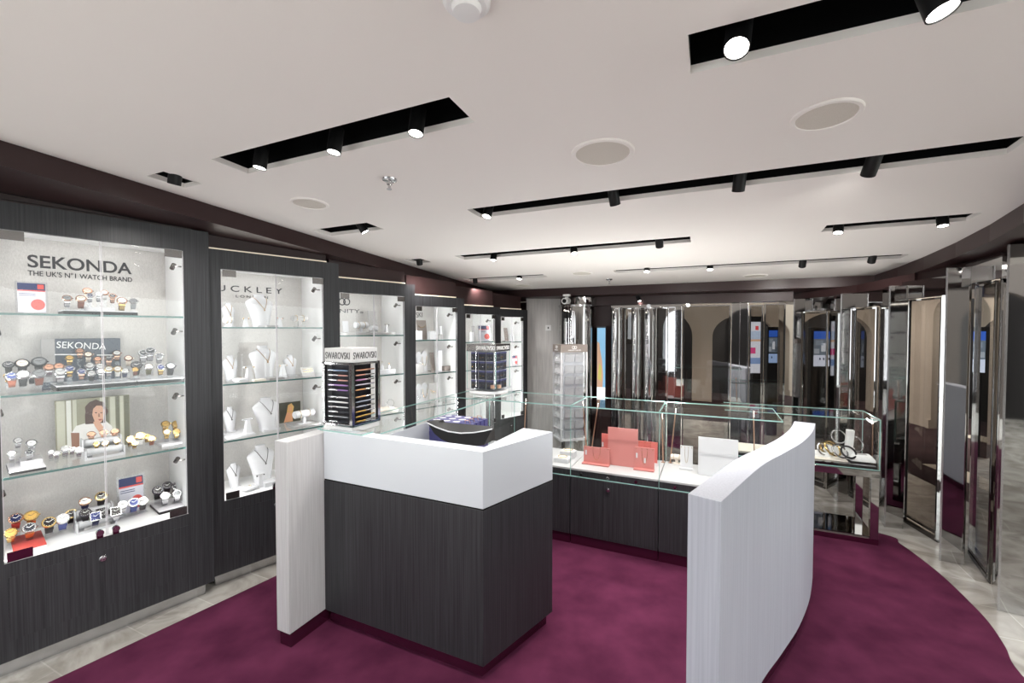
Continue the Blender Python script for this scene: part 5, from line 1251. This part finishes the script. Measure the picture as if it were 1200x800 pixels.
text('SWAROVSKI', h + R2 * (hs - .008) - R1 * .001 + UP * .018, h + R2 * .012 - R1 * .001 + UP * .018, .036, -R1, M_text, hd)
pens = [((150, 175, 205),) * 1, ((222, 170, 160),), ((226, 176, 164),), ((190, 150, 214),), ((176, 140, 206),), ((236, 236, 238),), ((240, 240, 240),), ((232, 232, 234),), ((70, 72, 78),), ((150, 152, 158),), ((60, 62, 70),)]
pens2 = [(214, 160, 132), (222, 160, 140), (206, 150, 190), (196, 190, 204), (214, 160, 110), (216, 170, 120), (160, 166, 180), (168, 172, 184), (214, 176, 100), (206, 168, 90), (212, 172, 96)]
for fside, (dr, nr) in enumerate(((R2, -R1), (R1, -R2))):
    # clear rails holding the pens
    b = MB()
    for f in (.33, .68): b.obox(o + dr * (s2 * f) + nr * -.018 + UP * .015, dr * .006, -nr * .012, UP * (zh - .11 - o.z))
    b.build('clear_rail', M_acryl, root)
    for r in range(11):
        z = zh - .118 - r * .0262 - (.012 if r > 4 else 0)
        col = pens[r][0] if fside == 0 else pens2[r]
        m = mat('pen_%d_%d_%d' % col, col, .25, metal=.5)
        a0 = o + dr * .036 - nr * .010; a0.z = z
        pr = thing('pen', f'slim pen, {ORD[r]} from the top on the {"cabinet-facing" if fside == 0 else "counter-facing"} side of the pen tower', 'pen', a0 + dr * .06, 'pens on the pen tower')
        L = s2 - .072
        b = MB(); b.lathe([(0.0001, 0), (.0015, .001), (.0036, .014), (.0042, L * .5)], a0, dr, 10); b.build('barrel', m, pr)
        b = MB(); b.lathe([(.0043, L * .5), (.0045, L * .52), (.0042, L - .006), (.003, L), (0.0001, L)], a0, dr, 10); b.build('cap', M_chrome if r % 3 else m, pr)
        b = MB(); b.obox(a0 + dr * (L * .6) + nr * .0045 - UP * .001, dr * (L * .36), nr * .0012, UP * .002); b.build('clip', M_chrome, pr)

# navy earring tower
C1 = atZ(581, 463, ZG + .001)
root = thing('earring_tower', 'clear square tower of navy earring cards on a round white base', 'display tower', C1)
T1, T2 = E2, -E1; SN_ = .275; z0 = ZG + .04; zt = atD(581, 403.3, C1.y).z
cen = C1 + (T1 + T2) * SN_ / 2
b = MB(); b.lathe([(0.0001, 0), (.165, 0), (.17, .008), (.165, .022), (.05, .024), (.05, .032), (0.0001, .032)], V((cen.x, cen.y, ZG + .001)), n=40); b.build('turntable', M_white, root)
b = MB(); q = V((C1.x, C1.y, z0 - .006)) - (T1 + T2) * .012; b.obox(q, T1 * (SN_ + .024), T2 * (SN_ + .024), UP * .012); b.build('base_plate', M_acryl, root)
o = V((C1.x, C1.y, z0 + .006))
H = zt - o.z
b = MB(); ci = (T1 + T2) * .03; b.obox(o + ci, T1 * (SN_ - .06), T2 * (SN_ - .06), UP * (H - .001)); b.build('core', M_frost, root)
b = MB()
for (p, a1) in ((o, T1), (o, T2), (o + T2 * SN_, T1), (o + T1 * SN_, T2)):
    b.obox(p, a1 * SN_, (T2 if a1 == T1 else T1) * (.004 if p == o else -.004), UP * (H - .062))
gl = b.build('glass_sides', M_glass, root)
b = MB()
for p in (o, o + T1 * SN_, o + T2 * SN_, o + (T1 + T2) * SN_): b.obox(p - (T1 + T2) * .002, T1 * .004, T2 * .004, UP * (H - .062))
b.build('glass_edge', M_edge, gl)
b = MB(); q = o + UP * (H - .062) - (T1 + T2) * .004; hs = SN_ + .008; b.obox(q, T1 * hs, T2 * hs, UP * .062); hd = b.build('header', M_gun, root, bev=.0015)
text('SWAROVSKI', q + T2 * (hs * .66) - T1 * .001 + UP * .012, q + T2 * .01 - T1 * .001 + UP * .012, .034, -T1, M_white, hd)
text('SWAROVSKI', q + T1 * .01 - T2 * .001 + UP * .012, q + T1 * (hs * .9) - T2 * .001 + UP * .012, .034, -T2, M_white, hd)
for f, (dr, nr) in enumerate(((T2, -T1), (T1, -T2))):
    b = MB(); b.lathe([(0.0001, 0), (.017, .004), (.017, .03), (0.0001, .034)], o + dr * .02 - nr * -.022 + UP * .01, UP, 16); b.build('lock_knob', M_brass, root)
    for r in range(4):
        for c in range(3):
            w, hgt = .063, .060
            p = o + dr * (.035 + c * .0735) - nr * .024 + UP * (H - .062 - .082 - r * .0785)
            cr = thing('earring_card', f'navy earring card, {ORD[r]} row {ORD[c]} column, {"cabinet" if f == 0 else "mirror"} face of the navy tower', 'earring card', p, 'navy earring cards on the tower')
            b = MB(); b.obox(p, dr * w, nr * .006, UP * hgt); b.build('card', M_navy, cr)
            b = MB(); b.obox(p + UP * (hgt + .0005), dr * w, nr * .008, UP * .013); b.build('blue_header', M_blue, cr)
            b = MB()
            for x in (.28, .72): b.sphere(p + dr * w * x + nr * .009 + UP * hgt * (.5), .0058, 6)
            b.build('earring_studs', M_gold if (r + c) % 2 else M_steel, cr)

# white card tower on a pedestal
B0 = atD(657, 517.5, 3.93); zb = B0.z; zt = atD(657, 403.8, 3.93).z; B0.z = 0
rd = V((.966, .259, 0)); ld = V((-.259, .966, 0)); WR_, WL_ = .262, .21
root = thing('card_tower', 'tall white jewellery card tower with taupe header behind the glass counter', 'display tower', B0)
o = V((B0.x, B0.y, zb))
c_ = (rd * WR_ + ld * WL_) / 2
b = MB(); b.lathe([(0.0001, 0), (.18, 0), (.18, .015), (.04, .03), (.04, zb - .001), (0.0001, zb - .001)], B0 + c_, n=30); b.build('pedestal', M_white, root)
b = MB(); HT = zt - zb - .07; b.obox(o + (rd + ld) * .03, rd * (WR_ - .06), ld * (WL_ - .06), UP * HT); b.obox(o, rd * WR_, ld * WL_, UP * .02)
for p in (o, o + rd * (WR_ - .012), o + ld * (WL_ - .012), o + rd * (WR_ - .012) + ld * (WL_ - .012)): b.obox(p, rd * .012, ld * .012, UP * HT)
for r in range(1, 8):
    b.obox(o + UP * (HT * r / 8), rd * .03, ld * WL_, UP * .004)
b.build('white_body', M_prop, root)
b = MB(); b.obox(o + UP * HT, rd * WR_, ld * WL_, UP * .07); hd = b.build('header', M_taupe, root, bev=.001)
b = MB(); hc = o + UP * (HT + .045) + rd * WR_ * .5 - ld * .002
for s in (-1, 1): b.torus(hc + rd * .011 * s, .012, .0022, ld, 20, 6)
hl = o + UP * (HT + .045) + ld * WL_ * .5 - rd * .002
for s in (-1, 1): b.torus(hl + ld * .011 * s, .012, .0022, rd, 20, 6)
b.build('ring_logo', M_white, hd)
text('INFINITY & CO', o + UP * (HT + .013) + rd * WR_ * .28 - ld * .002, o + UP * (HT + .013) + rd * WR_ * .74 - ld * .002, .011, -ld, M_white, hd)
text('INFINITY', o + UP * (HT + .013) + ld * WL_ * .72 - rd * .002, o + UP * (HT + .013) + ld * WL_ * .3 - rd * .002, .010, -rd, M_white, hd)
for f, (dr, nr, W_) in enumerate(((ld, -rd, WL_), (rd, -ld, WR_))):
    for r in range(8):
        for c in range(2):
            w = W_ * .33; x0 = W_ * (.15 + .38 * c)
            p = o + dr * x0 - nr * .004 + UP * (HT * (7 - r) / 8 + .012)
            hgt = HT / 8 * .70
            cr = thing('jewellery_card', f'jewellery card, {ORD[r]} row {"first" if c == 0 else "second"} column, {"cabinet" if f == 0 else "counter"} side of the card tower', 'jewellery card', p, 'cards in the white tower')
            b = MB(); b.obox(p, dr * w, -nr * .003, UP * hgt - nr * hgt * .22 + dr * .012); b.build('card', M_prop if f == 0 else M_grey, cr)
            b = MB(); q = p + dr * w * .5 + UP * hgt * .55 + nr * .002 - nr * hgt * .14; b.torus(q, .009, .0012, nr, 14, 5); b.build('pendant', M_steel, cr)
b = MB(); b.obox(o + rd * .022 - ld * .003 + UP * .03, rd * (WR_ - .044), ld * .003, UP * (HT - .05)); b.build('front_cover', M_acryl, root)

# ------------------------------------------------------------------ blue gift boxes and bags behind the counter
base = atZ(503, 492, 1.02); base = V((base.x, base.y, .835))
bx = atZ(545, 484, 1.02); u = E1; v_ = E2
bw, bd, bh = .066, .062, .058
NX, NY, NZ = 3, 3, 3
for k in range(NZ):
    for y in range(NY):
        for x in range(NX):
            if k < NZ - 1 and y > 0 and x > 0: continue
            p = base + u * (x * (bw + .002)) + v_ * (y * (bd + .002)) + UP * (k * (bh + .004))
            rt = thing('gift_box', f'violet blue gift box, {ORD[k]} layer, {ORD[x]} along the counter, {ORD[y]} row back', 'gift box', p, 'violet blue gift boxes on the worktop')
            b = MB(); b.obox(p, u * bw, v_ * bd, UP * (bh * .62)); b.build('box_base', M_blue, rt)
            b = MB(); b.obox(p - (u + v_) * .0008 + UP * bh * .62, u * (bw + .0016), v_ * (bd + .0016), UP * (bh * .38 + .002)); b.build('lid', M_blue, rt)
            b = MB(); b.lathe([(0.0001, 0), (.022, 0), (.022, .0006), (0.0001, .0006)], p + u * bw / 2 + v_ * bd / 2 + UP * (bh + .0021), n=18, sx=1, sy=.6); b.build('white_label', M_white, rt)
for x in range(1, NX):
    pass
b = MB(); p = base + u * (bw + .003) + v_ * (bd + .003); b.obox(p, u * (2 * bw - .004), v_ * (2 * bd - .004), UP * (2 * bh + .0075)); o = b.build('carton', M_blue, None, loc=p); tag(o, 'violet blue carton under the top layer of gift boxes', 'carton')
for j in range(4):
    p = base + u * (NX * (bw + .002) + .006) + v_ * (.0 + j * .048) + UP * 0.0
    rt = thing('gift_bag', f'violet blue paper gift bag, {ORD[j]} back from the counter front', 'gift bag', p, 'violet blue gift bags beside the boxes')
    bgw, bgh = .085, .185
    b = MB(); b.loft([[p + u * a + v_ * c + UP * z for a, c in ((0, 0), (bgw, 0), (bgw, dp), (0, dp))] for z, dp in ((0, .042), (bgh, .036))]); b.build('bag_body', M_blue, rt)
    b = MB(); b.tube([p + u * (bgw * .3) + v_ * .018 + UP * bgh, p + u * (bgw * .34) + v_ * .01 + UP * (bgh + .018), p + u * (bgw * .66) + v_ * .01 + UP * (bgh + .018), p + u * (bgw * .7) + v_ * .018 + UP * bgh], .0022, 6); b.build('handle', M_brass, rt)

# ------------------------------------------------------------------ things inside the glass counters
def dpt(px, py): p = atZ(px, py, ZD + .0006); return p
def lstand(px0, py0, px1, toppx, label, m, dep=.045, lip=True, tags=0, chain=0, hgt=None):
    """L shaped upright board; front foot line from px0,py0 along E1"""
    p = dpt(px0, py0); q = on_plane(px1, 400, p, E2); w = (q - p).dot(E1)
    back = p + E2 * (dep if lip else 0.0); h = hgt or on_plane(toppx[0], toppx[1], back, E2).z - p.z
    root = thing('necklace_stand', label, 'necklace stand', p + E1 * w / 2, 'upright boards on the display counter deck')
    b = MB(); b.obox(back, E1 * w, E2 * .008, UP * h + E2 * h * .06); b.build('back_board', m, root, bev=.001)
    if lip: b = MB(); b.obox(p - E1 * .003, E1 * (w + .006), E2 * (dep + .008), UP * .008); b.build('foot_lip', m, root, bev=.001)
    fp = lambda x, y: back + E1 * w * x + UP * h * y + E2 * h * .06 * y - E2 * .0015
    for t in range(tags):
        b = MB(); b.obox(fp((.06 + .42 * t) if tags < 3 else .05 + .2 * t, .5 - .2 * t), E1 * .012, -E2 * .001, UP * .035); b.build('price_tag', M_prop, root)
    if chain:
        b = MB(); k = [fp(.5 + .14 * math.cos(math.pi * (1 + j / 14)), .86 + (.62 if chain == 1 else .5) * math.sin(math.pi * (1 + j / 14))) for j in range(15)]; b.tube(k, .0012, 5)
        for x in (.08, .36, .64, .92): b.sphere(fp(x, .94), .0035, 6)
        b.build('fine_chain', M_gold, root)
    return root
lstand(711.8, 544, 748, (711.4, 500.4), 'tall salmon pink upright board in the middle of the display counter', M_pink, lip=False)
lstand(682, 543.5, 713.5, (684, 522.6), 'low salmon necklace stand with a foot lip, nearest the rod lamps', M_pink, tags=1, chain=1)
lstand(742.5, 550.5, 767, (744, 523.6), 'salmon necklace stand with price tags in front of the tall pink board', M_pink, tags=2, chain=1)
lstand(704.5, 538, 716, (704.5, 508), 'coral board peeping out behind the tall pink board, lamp side', M_coral, lip=False, tags=1)
lstand(747.5, 540, 771.5, (747.5, 516.4), 'coral board behind the front salmon stand, white stand side', M_coral, lip=False, chain=1)
lstand(818, 556, 867, (818, 512), 'large plain white upright board on the display counter', M_prop, lip=False)
lstand(796.5, 549.5, 813, (797, 522), 'small white necklace stand with a pendant on a cream foot', M_prop, tags=0, chain=1)
p = dpt(793, 543); bracelet_bar(p, -0.43, .085, .05, 'cream padded bracelet bar behind the small white stand', m=M_cream, blabel=('first gold bangle on the cream bar', 'second gold bangle on the cream bar'), r=.02)
# white trays with bangles near the first bay
for j, (px, py, nm) in enumerate(((649, 541, 'lower white tray with a gold bangle in the first counter bay'), (656, 536, 'rear white tray with a gold bangle in the first counter bay'))):
    p = dpt(px, py); rt = thing('bangle_tray', nm, 'tray', p, 'white bangle trays')
    b = MB(); b.obox(p, E1 * .11, E2 * .09, UP * (.03 + .02 * j)); b.build('block', M_prop, rt, bev=.002)
    b = MB(); b.obox(p + (E1 + E2) * .008 + UP * (.03 + .02 * j), E1 * .094, E2 * .074, UP * .006); b.build('pad', M_cream, rt, bev=.002)
    b = MB(); b.torus(p + E1 * .055 + E2 * .045 + UP * (.0385 + .02 * j), .03, .002, (0, 0, 1), 30, 6, sx=1.15); o = b.build('bangle', M_gold, None, loc=p + UP * .06); tag(o, ('thin gold bangle on the lower white tray', 'thin gold bangle on the rear white tray')[j], 'bangle')
# rod lamps
def rod_lamp(px, pyb, pxt, pyt, label):
    p = dpt(px, pyb); t = atD(pxt, pyt, p.y - .02); t.z = min(t.z, ZG - .02)
    rt = thing('rod_lamp', label, 'rod lamp', p, 'slim rod lamps in the glass counters')
    b = MB(); b.lathe([(0.0001, 0), (.014, 0), (.014, .004), (0.0001, .006)], p, n=18); b.build('base', M_brass, rt)
    b = MB(); d = (t - p).normalized(); b.cyl(p + UP * .005, t - d * .05, .0045, 10); b.build('rod', M_brass, rt)
    b = MB(); b.cyl(t - d * .05, t, .0055, 10); hd = b.build('lamp_head', M_brass, rt)
    b = MB()
    for k in range(4): b.sphere(t - d * (.044 - .0125 * k) - V((0, 1, 0)) * .0055, .0022, 6)
    b.build('diode', M_led, hd)
    spot('rod_uplight_fill', t + UP * .004, (0, 0, 1), ROD_FILL_E, 168, .03, (1, .97, .93))  # added upward fill at the rod tip, brightens the ceiling
rod_lamp(687.5, 531.5, 683, 470, 'champagne rod lamp leaning at the bay joint, nearer the card tower')
rod_lamp(692.5, 532, 701, 471.5, 'champagne rod lamp leaning beside the first, nearer the pink boards')
rod_lamp(777, 541.5, 776, 483, 'champagne rod lamp standing straight at the second bay joint')
rod_lamp(785.5, 542, 792, 478, 'champagne rod lamp leaning towards the white stands')
rod_lamp(884, 536, 883, 481, 'champagne rod lamp beside the curved partition')
rod_lamp(613.5, 527, 616.5, 466, 'rod lamp in the bay behind the service counter wing')

# ------------------------------------------------------------------ glass jewellery table by the curved mirrors
TF = atZ(1032.5, 492, .912); TF.z = 0
W1, D2_ = 1.0, .40
o = TF - E1 * W1
root = thing('jewellery_table', 'chrome and mirror jewellery table with a glass case beside the curved mirrors', 'display table', TF - E1 * .5)
b = MB()
for x in (0, W1 - .05):
    for y in (0, D2_ - .04): b.obox(o + E1 * x + E2 * y + UP * .045, E1 * .05, E2 * .04, UP * (.52 - .045))
b.obox(o + UP * .49, E1 * W1, E2 * D2_, UP * .05)
b.build('mirror_frame', M_mirror, root, bev=.002)
b = MB(); b.obox(o + UP * G0, E1 * W1, E2 * D2_, UP * .038); b.build('maroon_base', M_plinth, root)
b = MB(); b.obox(o + UP * .045 + (E1 + E2) * .02, E1 * (W1 - .04), E2 * (D2_ - .04), UP * .012); b.build('mirror_shelf', M_bronze, root)
b = MB(); b.obox(o + (E1 + E2) * .01 + UP * .54, E1 * (W1 - .02), E2 * (D2_ - .02), UP * .03); b.build('black_deck', mat('black_gloss', (16, 14, 16), .08, coat=.5), root)
b = MB(); b.obox(o + E1 * .03 + E2 * .06 + UP * .57, E1 * (W1 - .2), E2 * (D2_ - .12), UP * .008); b.build('cream_pad', M_cream, root, bev=.002)
zt0, zt1 = .545, .912; t = .005
for nm, p, a1, a2, a3 in (('front_pane', o + UP * zt0 - E2 * .001, E1 * W1, E2 * t, UP * (zt1 - zt0 - .006)), ('back_pane', o + E2 * (D2_ - t) + UP * .572, E1 * W1, E2 * t, UP * (zt1 - .572 - .006)),
                          ('side_pane', o + E1 * (W1 - t) + UP * .572 + E2 * t, E1 * t, E2 * (D2_ - 2 * t), UP * (zt1 - .572 - .006)), ('top_pane', o + UP * (zt1 - .006), E1 * W1, E2 * D2_, UP * .006)):
    b = MB(); b.obox(p, a1, a2, a3); g = b.build(nm, M_glass, root); e = MB()
    if nm == 'top_pane':
        e.obox(p - E2 * .001 - UP * .0004, E1 * W1, E2 * .003, UP * .0068); e.obox(p + E2 * (D2_ - .002), E1 * W1, E2 * .003, UP * .0068); e.obox(p + E1 * (W1 - .002), E1 * .003, E2 * D2_, UP * .0068)
    elif nm == 'front_pane': e.obox(p - E2 * .0006, E1 * W1, E2 * .006, UP * .005); e.obox(p + E1 * (W1 - .004) - E2 * .0006 + UP * .006, E1 * .0046, E2 * .006, UP * (zt1 - zt0 - .014))
    else: e.obox(p + (E1 * (W1 - .005) if nm == 'back_pane' else E2 * .0) + UP * .001, (E1 * .0052), E2 * .0052, UP * (zt1 - .572 - .01))
    e.build('glass_edge', M_edge, g)
zp = .578
def tpt(px, d): p = on_plane(px, 400, o + E2 * d, E2); p.z = zp; return p
def jset(px, d, L, h, label):
    p = tpt(px, d); rt = thing('white_display_pedestal', label, 'display block', p, 'white blocks in the jewellery table'); b = MB(); b.loft([[p + E1 * x + E2 * y + UP * z for x, y in ((-L * s, -L * s * .7), (L * s, -L * s * .7), (L * s, L * s * .7), (-L * s, L * s * .7))] for z, s in ((0, .5), (h * .4, .5), (h, .36))]); b.build('block', M_white, rt, bev=.002); return p
jset(980, .2, .13, .075, 'low white block under the braided bangle in the jewellery table')
jset(998, .15, .075, .085, 'white block beneath the tall white post in the jewellery table')
p = jset(1012, .13, .15, .045, 'white tilted ring block at the open end of the jewellery table')
b = MB(); q = p + UP * .046; b.obox(q - E1 * .03 - E2 * .02, E1 * .06, E2 * .04, UP * .003); ob = b.build('grey_pad', M_grey, None, loc=q); tag(ob, 'grey velvet pad on the tilted ring block', 'pad')
jset(965, .15, .11, .035, 'low white block beside the curved partition in the jewellery table')
p = tpt(997, .22); b = MB(); b.obox(p - E1 * .02, E1 * .045, E2 * .05, UP * .20 + E1 * .012); ob = b.build('white_post', M_white, None, bev=.002, loc=p); tag(ob, 'tall white post standing in the jewellery table', 'display block')
for px, d, R, zz, tilt, m, lab, sx in ((985, .26, .05, .14, (.1, -1, .35), M_steel, 'oval silver bangle leaning on the tall white post', 1.2), (978, .13, .062, .07, (.3, -1, .9), M_gold, 'braided gold bangle on the low white block', 1.0), (987, .1, .052, .06, (.2, -1, .8), M_steel, 'silver bangle before the braided gold bangle', 1.1),
                                   (997, .09, .046, .062, (.1, -1, .7), M_gdark, 'dark beaded bangle before the tall white post', 1.2), (1006, .24, .055, .095, (-.25, -1, .3), M_steel, 'two tone bangle leaning beside the tall white post', .8), (967, .14, .046, .055, (.2, -1, .5), M_steel, 'silver bangle beside the curved partition', 1.0), (972, .17, .045, .06, (.0, -1, .8), M_gold, 'gold bangle behind the silver one beside the partition', 1.2)):
    p = tpt(px, d) + UP * zz; b = MB(); b.torus(p, R, .0055 if 'oval' in lab or 'two' in lab else .007, tilt, 32, 8, sx=sx); ob = b.build('bangle', m, None, loc=p); tag(ob, lab, 'bangle', 'bangles in the jewellery table')
p = tpt(1025, .22); rt = thing('rod_lamp', 'slim champagne rod lamp at the open end of the jewellery table', 'rod lamp', p, 'slim rod lamps in the glass counters')
b = MB(); b.lathe([(0.0001, 0), (.012, 0), (.012, .004), (0.0001, .005)], p, n=16); b.build('base', M_brass, rt)
b = MB(); b.cyl(p + UP * .005, p + UP * .27, .004, 10); b.build('rod', M_brass, rt)
b = MB(); b.cyl(p + UP * .27, p + UP * .3 - E1 * .04, .0055, 10); b.build('lamp_head', M_led, rt)
spot('rod_uplight_fill', p + UP * .305 - E1 * .04, (0, 0, 1), ROD_FILL_E, 168, .03, (1, .97, .93))  # same added upward fill for the ceiling above the table
# ------------------------------------------------------------------ digital screens in the lobby, mirrored in the back wall
def bounce(px, py, p0, n, dist):
    d = ray(px, py).normalized(); P = EYE + d * ((p0 - EYE).dot(n) / d.dot(n)); r = d - n * (2 * d.dot(n)); return P + r * dist, r
# ------------------------------------------------------------------ light of the open lobby and render settings
w = bpy.data.worlds.new('world'); S.world = w; w.use_nodes = True
bg = w.node_tree.nodes['Background']; bg.inputs[0].default_value = (0.95, 1.0, 0.985, 1); bg.inputs[1].default_value = WORLD_E
S.view_settings.view_transform = 'Standard'; S.view_settings.look = 'None'; S.view_settings.exposure = EXPO; S.view_settings.gamma = 1.0
S.view_settings.use_curve_mapping = False
S.cycles.max_bounces = 10; S.cycles.diffuse_bounces = 5; S.cycles.glossy_bounces = 5; S.cycles.transparent_max_bounces = 24; S.cycles.transmission_bounces = 6
S.cycles.use_denoising = True; S.cycles.sample_clamp_indirect = 4.0; S.cycles.caustics_reflective = False; S.cycles.caustics_refractive = False
